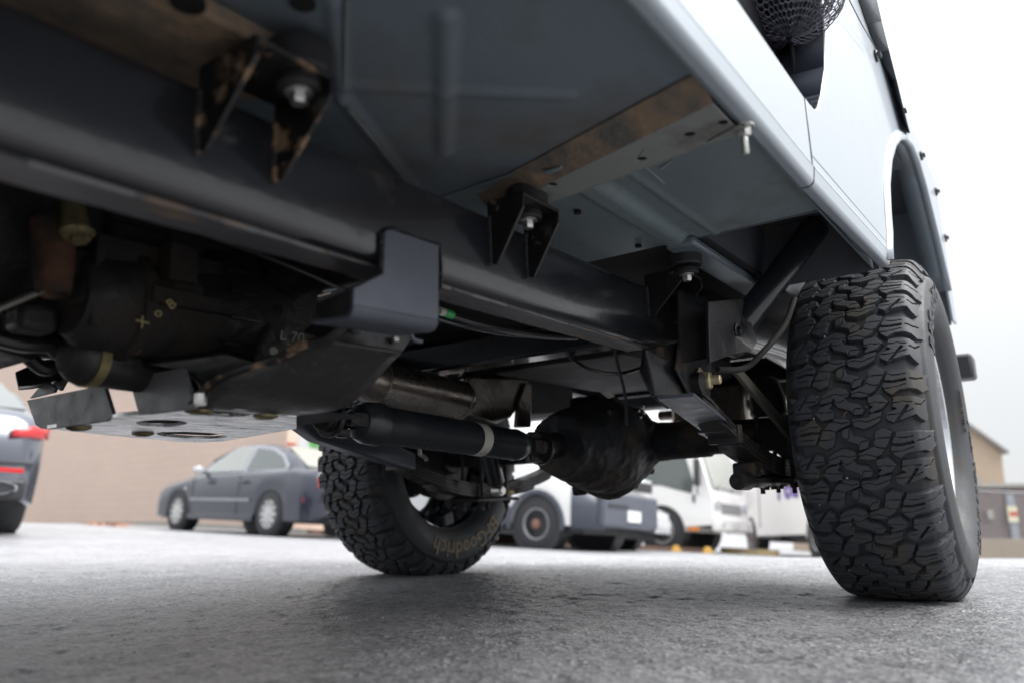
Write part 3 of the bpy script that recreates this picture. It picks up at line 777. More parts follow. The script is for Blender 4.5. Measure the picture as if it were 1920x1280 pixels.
part(G().tube([P(1345, 692, 1, 0.56), P(1395, 690, 1, 0.53), P(1430, 660, 1, 0.50), P(1470, 612, 1, 0.48), P(1490, 560, 1, 0.47)], 0.007, 10, smooth=5), 'support_bar', m_dark_under)

# ---------------- spring hanger, pivot bolt and leaf springs
g = G()
hg = [P(1278, 618, 1, 0.60), P(1336, 648, 1, 0.60), P(1334, 700, 1, 0.60), P(1333, 742, 1, 0.60), P(1318, 760, 1, 0.60), P(1300, 745, 1, 0.60), P(1290, 735, 1, 0.60), P(1268, 690, 1, 0.60)]
g.prism(hg, (0, 0.006, 0))
hb = [P(1212, 655, 1, 0.635), P(1275, 640, 1, 0.62), P(1278, 690, 1, 0.606), P(1298, 738, 1, 0.606), P(1268, 742, 1, 0.615), P(1228, 742, 1, 0.64)]
g.prism(hb, (0, 0.007, 0))
g.prism([(p[0], p[1] + 0.078, p[2]) for p in hg], (0, 0.006, 0))
part(g, 'spring_hanger', M('scuffed_hanger_steel', (0.03, 0.031, 0.035), 0.4, 0.1, 0.0, dirt=(0.10, 0.065, 0.045), dirt_lo=0.53, dirt_hi=0.66, dirt_scale=14, bump=0.6, bscale=110), bevel=0.002)
bc = P(1312, 714, 1, 0.60)
o = part(G().lathe(bc, (0.15, -1, 0), [(0, 0.030), (0.004, 0.030), (0.007, 0.024)], 28), 'pivot_washer', m_gold)
G().hexbolt(bc + V(0.0006, -0.005, 0), (0.15, -1, 0), 0.020, 0.020, washer=False, shank=0.018).build('pivot_bolt', m_gold, o)
part(G().tube([bc + V(0.0045, -0.034, 0), bc + V(0.008, -0.044, 0)], 0.003, 8), 'grease_nipple', m_goldold)
def spring(bc_, lift=0.0):
    'leaf pack hung below the axle: each leaf a curved strip'
    w0 = 0.064
    def cen(a):
        t = (a - 1.50) / (2.15 - 1.50) if a < 2.15 else (2.85 - a) / (2.85 - 2.15)
        t = max(0, min(1, t))
        return 0.03 + lift + (0.165 - lift) * (1 - t) ** 2
    pk = bpy.data.objects.new('leaf_spring', None); C.objects.link(pk); pk.parent = car
    ext = [(1.50, 2.85), (1.52, 2.80), (1.60, 2.66), (1.71, 2.54), (1.84, 2.42)]
    for k, (a0, a1) in enumerate(ext):
        g = G(); n = 26; vs = []; fs = []
        for i in range(n + 1):
            a = a0 + (a1 - a0) * i / n; w = cen(a) - k * 0.0095
            tw = w0 if 0 < i < n else w0 * 0.75
            for b in (-tw / 2, tw / 2):
                vs += [(a, bc_ + b, w), (a, bc_ + b, w - 0.0078)]
        for i in range(n):
            o_ = i * 4
            fs += [(o_, o_ + 4, o_ + 6, o_ + 2), (o_ + 1, o_ + 3, o_ + 7, o_ + 5), (o_, o_ + 1, o_ + 5, o_ + 4), (o_ + 2, o_ + 6, o_ + 7, o_ + 3)]
        fs += [(0, 2, 3, 1), (n * 4, n * 4 + 1, n * 4 + 3, n * 4 + 2)]
        g.add(vs, fs); g.build('leaf', m_leaf, pk)
    for a in (1.50, 2.85):
        G().lathe((a, bc_ - 0.034, cen(a) + 0.010), (0, 1, 0), [(0, 0.022), (0.068, 0.022)], 20).build('spring_eye', m_leaf, pk)
    for a in (1.70, 2.56):
        G().bx(a - 0.012, a + 0.012, bc_ - 0.038, bc_ + 0.038, cen(a) - 0.036, cen(a) + 0.006).build('leaf_clamp', m_leaf, pk, bevel=0.002)
    # axle plate, U-bolts and shock stub
    wz = cen(2.15) - 0.048
    G().bx(2.03, 2.27, bc_ - 0.055, bc_ + 0.055, wz - 0.012, wz).build('spring_plate', m_leaf, pk, bevel=0.003)
    for a in (2.07, 2.21):
        for s in (-0.042, 0.042):
            G().tube([(a, bc_ + s, wz - 0.04), (a, bc_ + s, 0.17)], 0.0065, 10).build('u_bolt', m_leaf, pk)
            G().hexbolt((a, bc_ + s, wz - 0.012), (0, 0, -1), 0.011, 0.013).build('u_bolt_nut', m_rusty, pk)
    if bc_ > 1: return pk
    G().tube([(1.76, bc_ - 0.012, wz - 0.004), (1.90, bc_ - 0.012, wz - 0.006), (2.25, bc_, wz - 0.008)], 0.016, 14).build('shock_stub', m_black, pk)
    G().lathe((1.70, bc_ - 0.012, wz - 0.004), (1, 0, 0), [(0, 0.009), (0.022, 0.009), (0.023, 0.020), (0.085, 0.022), (0.09, 0.016)], 18).build('stub_end', m_black, pk)
    G().bx(1.81, 1.86, bc_ - 0.026, bc_ + 0.03, wz + 0.004, wz + 0.04).build('clamp_plate', m_leaf, pk, bevel=0.006)
    for a in (1.93, 1.99, 2.05):
        G().hexbolt((a, bc_ - 0.012, wz - 0.02), (0, 0, -1), 0.008, 0.008).build('plate_bolt', m_leaf, pk)
    return pk
spring(0.615, 0.02)
spring(1.665, -0.014)
part(G().prism([P(1308, 812, 2, 0.108), P(1372, 808, 2, 0.108), P(1436, 848, 2, 0.084), P(1384, 852, 2, 0.084)], (0, 0, 0.005)), 'spring_shim', m_bracket, bevel=0.001)
# lower plate below the near pack front end
g = G()
pp = [P(1232, 748, 2, 0.150), P(1302, 742, 2, 0.150), P(1385, 808, 2, 0.118), P(1312, 806, 2, 0.118)]
g.prism(pp, (0, 0, 0.006))
part(g, 'spring_underside_plate', m_bracket, bevel=0.001)
# near leaf pack front portion (wide clamp ends seen at the break)
# shackle straps
part(G().prism([P(1380, 696, 1, 0.56), P(1394, 694, 1, 0.56), P(1515, 836, 1, 0.56), P(1502, 844, 1, 0.56)], (0, 0.012, 0)), 'track_strap', M('dusty_strap', (0.12, 0.115, 0.095), 0.6, 0.2), bevel=0.002)
# bump stop and lower bracket behind
g = G().lathe((2.20, 0.66, 0.175), (0, 0, 1), [(0, 0.045), (0.01, 0.052), (0.06, 0.05), (0.11, 0.034), (0.12, 0.02)], 20)
part(g, 'bump_stop', m_rubber)
g = G().lathe((2.1, 0.58, 0.10), (1, 0, 0), [(0, 0.05), (0.14, 0.05)], 20)
part(g, 'axle_perch', m_cast)
# rear muffler and tank strap catching light behind the axle
part(G().prism([P(1395, 712, 1, 0.9), P(1490, 752, 1, 0.9), P(1484, 772, 1, 0.9), P(1462, 805, 1, 0.9), P(1403, 820, 1, 0.9)], (0, 0.3, 0)), 'tank_shield', m_shield, bevel=0.02)
part(G().prism([(2.70, 0.66, 0.42), (2.86, 0.66, 0.42), (2.86, 0.66, 0.30), (2.78, 0.66, 0.33)], (0, 0.08, 0)), 'bumper_bracket', m_bracket, bevel=0.003)
part(G().tube([(2.72, 0.70, 0.30), (2.80, 0.95, 0.27), (2.86, 1.3, 0.27)], 0.02, 14, smooth=4), 'rear_pipe', m_exh)

# ---------------- axle, differential
g = G()
g.lathe((2.15, 0.40, 0.125), (0, 1, 0), [(0, 0.075), (0.06, 0.075), (0.065, 0.047), (0.42, 0.048), (0.425, 0.054), (0.54, 0.057), (0.58, 0.060), (0.63, 0.06), (0.88, 0.06), (0.92, 0.056), (1.0, 0.046), (1.42, 0.046), (1.43, 0.075), (1.48, 0.075)], 32)
part(g, 'axle_tube', m_diff, ang=50)
# banjo housing as a skin blended lump
bm = bmesh.new()
bmesh.ops.create_uvsphere(bm, u_segments=48, v_segments=32, radius=1)
DC = V(2.11, 1.15, 0.108)
for v in bm.verts:
    x, y, z = v.co
    sy = 0.165; sz = 0.158 if z < 0 else 0.15
    sx = 0.15 if x < 0 else 0.12
    # pear shape: bulges towards the pinion side low down, flattened cover at the back
    taper = 1 - 0.30 * max(0, -x) ** 1.5
    zz = z * sz * taper
    if z < -0.2: zz *= 1 - 0.10 * abs(y)
    v.co = V(DC.x + (x * sx if x < 0.55 else (0.55 + (x - 0.55) * 0.4) * sx), DC.y + y * sy * taper * (1 - 0.16 * max(0, -z)) + 0.02 * max(0, -x), DC.z + zz + 0.012 * max(0, -x))
me = bpy.data.meshes.new('differential'); bm.to_mesh(me); bm.free()
for p in me.polygons: p.use_smooth = True
me.materials.append(m_diff)
me.transform(Matrix.Translation(-VO))
diff = bpy.data.objects.new('differential', me); C.objects.link(diff); diff.parent = car
# pinion nose fused with the bowl into one rough casting
PN0, PN1 = V(2.00, 1.13, 0.118), V(1.76, 1.12, 0.112)
pd = (PN1 - PN0).normalized()
bm = bmesh.new(); bm.from_mesh(diff.data)
gq = G().lathe(PN0 - VO, pd, [(-0.08, 0.145), (0.0, 0.140), (0.06, 0.128), (0.12, 0.112), (0.18, 0.096), (0.225, 0.088)], 40)
gq.lathe(V(2.13, 0.98, 0.125) - VO, (0, 1, 0), [(0, 0.058), (0.03, 0.075), (0.06, 0.11), (0.28, 0.11), (0.32, 0.075), (0.36, 0.058)], 32)
gq.box(V(2.06, 1.15, 0.20) - VO, (0.16, 0.10, 0.14)); gq.box(V(1.98, 1.06, 0.19) - VO, (0.12, 0.05, 0.05)); gq.box(V(2.10, 1.25, 0.02) - VO, (0.05, 0.03, 0.10))
for dz in (-0.05, 0.03): gq.box(V(1.92, 1.13, 0.115 + dz) - VO, (0.16, 0.20, 0.012))
vv = [bm.verts.new(p) for p in gq.v]
for f in gq.f:
    try: bm.faces.new([vv[i] for i in f])
    except ValueError: pass
bm.to_mesh(diff.data); bm.free()
md = diff.modifiers.new('fuse', 'REMESH'); md.mode = 'VOXEL'; md.voxel_size = 0.0065; md.use_smooth_shade = True
md = diff.modifiers.new('soften', 'SMOOTH'); md.factor = 0.6; md.iterations = 7
tx = bpy.data.textures.new('cast_lumps', 'CLOUDS'); tx.noise_scale = 0.045; tx.noise_depth = 3
md = diff.modifiers.new('lumps', 'DISPLACE'); md.texture = tx; md.strength = 0.014; md.mid_level = 0.5; md.texture_coords = 'LOCAL'
for k in range(10):
    t = 2 * math.pi * k / 10
    G().hexbolt((DC.x + 0.112, DC.y + 0.118 * math.cos(t), DC.z + 0.118 * math.sin(t)), (1, 0, 0), 0.007, 0.008).build('cover_bolt', m_leaf, diff)
# drive shaft
DS0, DS1 = P(672, 790, 1, 1.09), P(985, 836, 1, 1.11)
dv = (DS1 - DS0).normalized(); dl = (DS1 - DS0).length
print('DRIVE', DS0, DS1, dl)
g = G().lathe(DS0, dv, [(-0.012, 0.018), (0.0, 0.034), (0.018, 0.041), (0.05, 0.0435), (0.054, 0.0385), (dl - 0.06, 0.0385), (dl - 0.055, 0.040), (dl - 0.03, 0.036), (dl, 0.026)], 40)
ds = part(g, 'drive_shaft', m_tube, ang=30)
g = G().lathe(DS0 + dv * (dl * 0.615), dv, [(0, 0.0391), (0.034, 0.0391)], 40)
st = g.build('label_band', m_sticker, ds)
# print on the band
def band_text(txt, size, along, ang0, parent, mat, R=0.0396):
    vs, fs = text_mesh(txt, size, 0.0)
    u = dv.cross(V(0, 0, 1)).normalized(); w = u.cross(dv)
    out = []
    for v in vs:
        t = ang0 + v.x / R
        out.append(DS0 + dv * (along + v.y) + (u * math.cos(t) + w * math.sin(t)) * R)
    G().add(out, fs).build('label_print', mat, parent)
for s_, z_, al_ in (('6 0', 0.010, 0.024), ('1310-R SHAFT', 0.0052, 0.015), ('8', 0.009, 0.008)):
    band_text(s_, z_, dl * 0.615 + al_, R_(-60), ds, m_print)
# universal joints
def ujoint(c, d, r, mat):
    c = Vector(c); d = d.normalized(); u = d.cross(V(0, 0, 1)).normalized(); w = u.cross(d)
    g = G()
    for s in (-1, 1):
        g.box(c + u * s * r * 0.85 - d * r * 0.45, (r * 1.5, r * 0.42, r * 0.9), (d, u, w))
        g.box(c + w * s * r * 0.85 + d * r * 0.45, (r * 1.5, r * 0.9, r * 0.42), (d, u, w))
        g.lathe(c + u * s * r * 0.6, u * s, [(0, r * 0.4), (r * 0.55, r * 0.4)], 14)
        g.lathe(c + w * s * r * 0.6, w * s, [(0, r * 0.4), (r * 0.55, r * 0.4)], 14)
    g.lathe(c + d * r * 0.9, d, [(0, r * 1.25), (r * 0.35, r * 1.25), (r * 0.36, r * 0.9), (r * 0.9, r * 0.9)], 24)
    o = part(g, 'universal_joint', mat, bevel=0.002)
    for s in (-1, 1):
        G().hexbolt(c + w * s * r * 0.9 + d * r * 1.1 - u * r * 0.4, -d, 0.006, 0.008).build('yoke_bolt', m_zinc, o)
ujoint(DS1 + dv * 0.035, dv, 0.035, m_black)
part(G().tube([DS1 + dv * 0.06, PN1], 0.036, 18), 'pinion_yoke', m_black)
ujoint(DS0 - dv * 0.04, -dv, 0.030, m_black)

# ---------------- exhaust: muffler, over-axle pipe, shield
m0, m1 = P(672, 708, 1, 1.34), P(866, 752, 1, 1.34)
mv = (m1 - m0).normalized(); ml = (m1 - m0).length
print('MUF', m0, m1, ml)
g = G().lathe(m0, mv, [(-0.05, 0.028), (-0.01, 0.03), (0.0, 0.050), (0.016, 0.062), (0.05, 0.064), (0.052, 0.066), (0.056, 0.064), (ml - 0.03, 0.064), (ml - 0.028, 0.067), (ml - 0.02, 0.067), (ml - 0.018, 0.063), (ml, 0.052), (ml + 0.02, 0.032)], 40, flat=0.85)
part(g, 'muffler', m_exh, ang=40)
part(G().tube([P(825, 712, 1, 1.50), P(870, 672, 1, 1.50), P(930, 655, 1, 1.45), P(1020, 655, 1, 1.42), P(1120, 660, 1, 1.40)], 0.034, 20, smooth=6), 'tail_pipe', m_exh)
sh = [P(872, 700, 1, 1.36), P(965, 704, 1, 1.36), P(996, 716, 1, 1.36), P(990, 740, 1, 1.36), P(960, 782, 1, 1.36), P(935, 793, 1, 1.36), P(882, 778, 1, 1.36)]
part(G().prism(sh, (0.05, 0.16, 0.0)), 'heat_shield', m_shield, bevel=0.016, seg=4)
part(G().prism([P(986, 716, 1, 1.345), P(998, 720, 1, 1.345), P(997, 800, 1, 1.345), P(968, 800, 1, 1.345), P(972, 752, 1, 1.345)], (0.01, 0.02, 0)), 'shield_flange', m_exh, bevel=0.006, seg=3)
wsh = P(1015, 642, 1, 1.38)
part(G().lathe(wsh, (0, -0.35, -1), [(0, 0.026), (0.003, 0.026)], 24), 'hanger_washer', M('aluminium_disc', (0.30, 0.29, 0.26), 0.5, 0.6))
part(G().tube([wsh + V(0, 0, 0.03), wsh], 0.006, 8), 'washer_stud', m_black)

# ---------------- transfer case skid plate
SK = 0.12
def circ(c, r, n=20, flat=1.0): return [(c[0] + r * math.cos(2 * math.pi * i / n), c[1] + r * flat * math.sin(2 * math.pi * i / n), c[2]) for i in range(n)]
A_, B_, C_, D_ = P(88, 803, 2, SK), P(365, 766, 2, SK), P(556, 781, 2, SK), P(556, 803, 2, SK)
E_ = P(370, 829, 2, SK)
plate = [A_, P(200, 788, 2, SK), P(222, 780, 2, SK), P(262, 777, 2, SK), P(280, 776, 2, SK), B_, C_, D_, P(470, 818, 2, SK), P(415, 827, 2, SK), E_, P(330, 827, 2, SK), P(200, 815, 2, SK)]
holes = []
for (l, r, m, yy, hh) in ((255, 351, 0, 792.5, 6.5), (375, 476, 0, 774, 7.0), (293, 427, 0, 815, 6)):
    n = 22; cx = (l + r) / 2; rx = (r - l) / 2
    holes.append([P(cx + rx * math.cos(2 * math.pi * i / n), yy + hh * math.sin(2 * math.pi * i / n) + (2.5 * math.cos(2 * math.pi * i / n) if yy > 800 else 0), 2, SK) for i in range(n)])
sk = part(G().plate(plate, holes, (0, 0, 0.006)), 'skid_plate', m_skid, bevel=0.0008)
part(G().bx(0.60, 0.90, 0.955, 1.42, 0.1268, 0.132), 'skid_dark_sheet', m_dark_under, bevel=0.004)  # dark sheet added above the plate so its holes read black
for x, y in ((148, 800), (268, 811), (373, 768), (498, 778)):
    c = P(x, y, 2, SK - 0.001)
    G().lathe(c, (0, 0, -1), [(0, 0.019), (0.003, 0.018), (0.006, 0.010)], 20).build('skid_bolt', m_goldold, sk)
# upturned front flanges
def flange(pts, a, name='skid_flange'):
    g = G(); q = [P(x, y, 0, a) for x, y in pts]; g.prism(q, (0.006, 0, 0))
    return part(g, name, M('flange_steel', (0.21, 0.212, 0.22), 0.5, 0.3, 0, dirt=(0.06, 0.055, 0.05), dirt_lo=0.6, dirt_hi=0.7, dirt_scale=20, bump=0.3), bevel=0.0012)
flange([(50, 750), (195, 721), (213, 780), (198, 789), (90, 804), (76, 803), (66, 796)], 0.556)
flange([(240, 706), (344, 689), (364, 760), (362, 766), (280, 776), (266, 776), (258, 770)], 0.556)
flange([(55, 746), (84, 712), (104, 726), (100, 735)], 0.60, 'flange_gusset')
flange([(85, 680), (132, 672), (130, 700), (112, 732), (88, 712)], 0.62, 'flange_gusset')
# far cross piece in front of the plate
part(G().prism([P(28, 697, 1, 1.45), P(80, 674, 1, 1.45), P(150, 668, 1, 1.45), P(150, 705, 1, 1.45), P(60, 722, 1, 1.45), P(34, 724, 1, 1.45)], (0.02, 0.05, 0)), 'skid_arm', m_black, bevel=0.002)
# sloping side of the skid from the plate up to the rail bracket
s1 = [B_ + V(0.002, -0.002, 0.003), C_ + V(0.0, -0.002, 0.003)]
top = [P(600, 660, 1, 0.74), P(660, 592, 1, 0.70), P(775, 655, 1, 0.70), P(690, 735, 1, 0.80)]
g = G()
r0 = [P(362, 762, 1, 0.93), P(415, 715, 1, 0.85), P(520, 680, 1, 0.80), P(570, 655, 1, 0.76), P(625, 640, 1, 0.72)]
r1_ = [P(556, 776, 1, 0.945), P(640, 762, 1, 0.88), P(690, 725, 1, 0.82), P(735, 675, 1, 0.76), P(752, 660, 1, 0.73)]
nu = 24
def ipl(L_, t):
    t *= len(L_) - 1; i = min(int(t), len(L_) - 2); f = t - i
    p0 = L_[max(i - 1, 0)]; p1 = L_[i]; p2 = L_[i + 1]; p3 = L_[min(i + 2, len(L_) - 1)]
    return 0.5 * ((2 * p1) + (p2 - p0) * f + (2 * p0 - 5 * p1 + 4 * p2 - p3) * f * f + (3 * p1 - p0 - 3 * p2 + p3) * f ** 3)
g.grid(nu, 8, lambda u, v: ipl(r0, u).lerp(ipl(r1_, u), v))
part(g, 'skid_side', m_skid_dark, thick=0.005, ang=60)
# folded muddy edge of that side
part(G().tube([p + V(-0.004, 0, 0.004) for p in r0] + [P(663, 588, 1, 0.69)], [0.004, 0.006, 0.008, 0.009, 0.009, 0.006], 8, smooth=5, flat=0.6), 'muddy_edge', m_mount)
# dark pocket and bolts between bracket and skid
g = G()
g.prism([P(612, 640, 1, 0.74), P(668, 588, 1, 0.74), P(778, 628, 1, 0.74), P(755, 660, 1, 0.74)], (0, 0.05, 0.02))
part(g, 'skid_pocket', m_black, bevel=0.002)
for x, y in ((667, 610), (740, 630)):
    part(G().hexbolt(P(x, y, 1, 0.735), (0, -0.3, -1), 0.0065, 0.010, washer=False), 'skid_mount_bolt', m_zinc)
# rail bracket welded to the frame
BR = 0.632
br = [P(722, 434, 1, BR), P(735, 431, 1, BR), P(823, 461, 1, BR), P(822, 600, 1, BR), P(663, 572, 1, BR), P(663, 568, 1, BR), P(664, 541, 1, BR), P(719, 513, 1, BR)]
g = G(); g.prism(br, (0, 0.006, 0))
# rounded lower return
lowL, lowR = P(663, 573, 1, BR), P(822, 601, 1, BR)
n = 8
for i in range(n):
    t0_, t1_ = i / n * 90, (i + 1) / n * 90
    rr = 0.014
    f = lambda p, t: V(p.x, BR + rr - rr * math.cos(R_(t)), p.z - rr * math.sin(R_(t)))
    g.prism([f(lowL, t0_), f(lowR, t0_), f(lowR, t1_), f(lowL, t1_)], (0, 0.005, 0.003))
e0, e1 = V(lowL.x, BR + 0.014, lowL.z - 0.014), V(lowR.x, BR + 0.014, lowR.z - 0.014)
g.prism([e0, e1, e1 + V(0, 0.06, 0.004), e0 + V(0, 0.06, 0.004)], (0, 0, 0.005))
brk = part(g, 'rail_bracket', m_bracket, bevel=0.0015)
part(G().prism([P(598, 567, 1, 0.70), P(662, 540, 1, 0.64), P(663, 590, 1, 0.64), P(600, 590, 1, 0.70)], (0, 0.006, 0)), 'bracket_wing', m_black)
# lumpy weld bead round the bracket
wp = [P(716, 514, 1, 0.636), P(716, 440, 1, 0.636), P(724, 431, 1, 0.636), P(738, 429, 1, 0.636), P(780, 448, 1, 0.636), P(824, 460, 1, 0.636), P(827, 500, 1, 0.636), P(826, 545, 1, 0.636)]
g = G()
for i in range(len(wp) - 1):
    k = max(1, int((wp[i + 1] - wp[i]).length / 0.0045))
    for j in range(k):
        c = wp[i].lerp(wp[i + 1], j / k)
        r = random.uniform(0.0028, 0.0044)
        g.lathe(c + V(0, 0.002, 0), (0, -1, 0), [(0, r), (0.003, r * 0.85), (0.005, r * 0.3)], 7)
G.build(g, 'weld_bead', m_black, brk)
# lower bent strap under the bracket
part(G().tube([P(655, 598, 1, 0.66), P(668, 592, 1, 0.66), P(720, 608, 1, 0.67), P(765, 622, 1, 0.68), P(775, 636, 1, 0.68), P(790, 640, 1, 0.68)], 0.003, 8, smooth=4), 'bracket_lip', m_bracket)

# ---------------- gearbox, transfer case and engine parts
m_case = m_cast
def blob(name, pts, mat, parent=car, sub=2):
    'a casting as a skin of fused boxes and cylinders'
    return None
g = G()
g.lathe((-0.6, 1.14, 0.375), (1, 0, 0), [(0, 0.20), (0.5, 0.20), (0.52, 0.19), (0.62, 0.18), (0.80, 0.165), (0.83, 0.165), (0.85, 0.14), (1.0, 0.125), (1.02, 0.14), (1.06, 0.14), (1.08, 0.12), (1.30, 0.115), (1.34, 0.14), (1.38, 0.14), (1.40, 0.10), (1.48, 0.08)], 40, flat=0.92)
part(g, 'gearbox', m_case, bevel=0.003)
g = G()
# transfer case hangs to the near side, with ribs and a flange
cx_, cb_, cw_ = 0.70, 1.06, 0.275
g.lathe((cx_ - 0.09, cb_, cw_), (1, 0, 0), [(0, 0.07), (0.02, 0.115), (0.06, 0.125), (0.085, 0.14), (0.10, 0.14), (0.13, 0.12), (0.19, 0.105), (0.21, 0.06), (0.30, 0.05)], 36, flat=0.92)
g.lathe((cx_ - 0.08, cb_ + 0.20, cw_ + 0.04), (1, 0, 0), [(0, 0.07), (0.02, 0.11), (0.16, 0.11), (0.19, 0.08)], 30)
tcs = part(g, 'transfer_case', m_case, bevel=0.002)
for k in range(14):
    t = 2 * math.pi * k / 14
    G().hexbolt((cx_ - 0.005, cb_ + 0.132 * math.cos(t), cw_ + 0.122 * math.sin(t)), (-1, 0, 0), 0.007, 0.010).build('case_bolt', m_leaf, tcs)
for k in range(9):
    t = R_(150 + k * 20)
    d = V(0, math.cos(t), math.sin(t) * 0.92); c = V(cx_ - 0.05, cb_, cw_) + d * 0.118
    G().box(c, (0.06, 0.014, 0.006), (V(1, 0, 0), d, d.cross(V(1, 0, 0)))).build('case_rib', m_case, tcs, bevel=0.001)
# big black tank-like bell and pans at the left
g = G()
g.lathe(P(340, 590, 1, 1.02), (1, 0.05, 0.02), [(-0.16, 0.05), (-0.14, 0.066), (-0.10, 0.07), (-0.098, 0.078), (-0.085, 0.078), (-0.083, 0.070), (-0.01, 0.074), (0.02, 0.08), (0.10, 0.075), (0.20, 0.055)], 32)
g.bx(0.50, 0.62, 0.93, 0.99, 0.255, 0.275); g.bx(0.44, 0.66, 0.965, 0.975, 0.22, 0.34); g.bx(0.52, 0.56, 0.93, 1.0, 0.29, 0.34)
part(g, 'gearbox_extension', m_case, ang=40)
# sump with stepped rim and bolts at far left
g = G(); su = []
pan = [P(-60, 585, 1, 1.16), P(0, 575, 1, 1.16), P(22, 582, 1, 1.16), P(28, 625, 1, 1.16), P(62, 640, 1, 1.16), P(82, 655, 1, 1.16), P(60, 676, 1, 1.16), P(40, 668, 1, 1.16), P(-60, 640, 1, 1.16)]
g.prism(pan, (0.0, 0.16, 0))
part(g, 'oil_sump', m_case, bevel=0.006)
part(G().tube([P(0, 588, 1, 1.12), P(12, 588, 1, 1.12), P(18, 624, 1, 1.12), P(60, 634, 1, 1.12), P(70, 605, 1, 1.12), P(150, 622, 1, 1.12), P(178, 640, 1, 1.12)], 0.007, 8, smooth=3), 'sump_rim', m_black)
part(G().tube([P(-20, 630, 1, 1.10), P(40, 645, 1, 1.10), P(92, 648, 1, 1.10), P(118, 664, 1, 1.10), P(170, 640, 1, 1.10), P(200, 640, 1, 1.10)], 0.011, 10, smooth=5), 'coolant_hose', m_wire)
part(G().tube([P(40, 655, 1, 1.2), P(80, 690, 1, 1.2), P(110, 682, 1, 1.2), P(135, 665, 1, 1.2)], 0.011, 10, smooth=5), 'coolant_hose', m_wire)
# banded cylinder (starter) with pale clamp
ca = P(180, 672, 1, 1.05)
part(G().lathe(ca + V(-0.02, 0, -0.0), (1, 0.1, -0.02), [(-0.02, 0.024), (-0.01, 0.034), (0.0, 0.038), (0.13, 0.038), (0.14, 0.030)], 28), 'starter_motor', m_black)
part(G().lathe(ca + V(-0.014, 0, 0), (1, 0.1, -0.02), [(0, 0.0405), (0.014, 0.0405)], 28), 'pale_clamp_band', m_goldold)
pl_ = P(242, 655, 1, 1.0)
part(G().lathe(pl_ + V(0, 0, 0.01), (0, 0, -1), [(0, 0.016), (0.012, 0.016), (0.016, 0.012)], 8), 'drain_plug', m_redplug)
# rust coloured boss and knobs
rb = P(88, 548, 1, 0.98)
part(G().lathe(rb + V(0, 0, 0.09), (0.05, -0.1, -1), [(0, 0.026), (0.085, 0.021), (0.095, 0.017), (0.080, 0.012)], 20), 'rusty_boss', m_rusty)
yb = P(132, 408, 1, 0.95)
o = part(G().lathe(yb + V(0, 0, 0.03), (0.02, -0.3, -1), [(0, 0.012), (0.04, 0.015), (0.055, 0.018), (0.06, 0.014)], 16), 'brass_fitting', m_goldold)
part(G().hexbolt(yb + V(0.006, -0.012, -0.022), (0.1, -0.3, -1), 0.012, 0.012), 'fitting_nut', m_goldold)
g = G()
for (x, y, s, b_) in ((190, 560, 0.06, 1.0), (240, 470, 0.08, 1.05), (60, 600, 0.05, 1.05), (330, 560, 0.07, 0.98), (420, 600, 0.06, 0.98), (200, 600, 0.05, 1.05), (30, 470, 0.10, 1.1), (150, 500, 0.06, 1.02)):
    c = P(x, y, 1, b_)
    g.box(c, (s * random.uniform(.8, 1.3), s, s * random.uniform(.5, .8)))
part(g, 'casting_lugs', m_case, bevel=0.010, seg=3)
part(G().tube([P(-10, 582, 1, 0.98), P(80, 545, 1, 0.98)], 0.004, 8), 'brake_line', M('bare_line', (0.2, 0.19, 0.17), 0.4, 0.6))
# cast wall between gearbox and skid arm
part(G().prism([P(545, 505, 1, 0.93), P(610, 520, 1, 0.93), P(560, 700, 1, 0.93), P(470, 715, 1, 0.93), P(500, 610, 1, 0.93)], (0, 0.05, 0.02)), 'mount_web', m_case, bevel=0.008)
part(G().tube([P(360, 430, 1, 0.82), P(520, 490, 1, 0.82), P(655, 548, 1, 0.82)], 0.003, 6, smooth=3), 'brake_line', m_wire)
# crossmember arms visible above the skid plate
part(G().prism([P(275, 683, 1, 1.0), P(420, 660, 1, 0.95), P(560, 700, 1, 0.90), P(540, 722, 1, 0.90), P(400, 752, 1, 0.94), P(362, 700, 1, 0.97)], (0.0, 0.03, 0.015)), 'crossmember_arm', m_black, bevel=0.003)
cb2 = P(376, 745, 1, 0.895)
part(G().hexbolt(cb2 + V(0, 0, 0.008), (0, 0, -1), 0.008, 0.018, washer=False), 'arm_bolt', m_zinc)
# paint pen marks on the castings
def mark(txt, px, py, b, size, rot, mat):
    vs, fs = text_mesh(txt, size, 0.0003)
    c = P(px, py, 1, b); cr, sr = math.cos(rot), math.sin(rot)
    n = -c.normalized(); u = V(0.5, -0.0, 0) ; u = (V(1, -0.6, 0) - n * V(1, -0.6, 0).dot(n)).normalized(); w = n.cross(u)
    out = [c + u * (v.x * cr - v.y * sr) + w * (v.x * sr + v.y * cr) + n * v.z for v in vs]
    part(G().add(out, fs), 'paint_mark', mat)
mark('X  o  B', 294, 588, 0.925, 0.018, R_(38), m_marker)
mark('L 70', 548, 632, 0.885, 0.020, R_(-5), m_wht_mark)
mark('L 1b', 552, 645, 0.885, 0.012, R_(-15), m_marker)
part(G().lathe(P(513, 658, 1, 0.885), (0, -1, 0), [(0, 0.007), (0.002, 0.006)], 7), 'paint_blob', m_wht_mark)

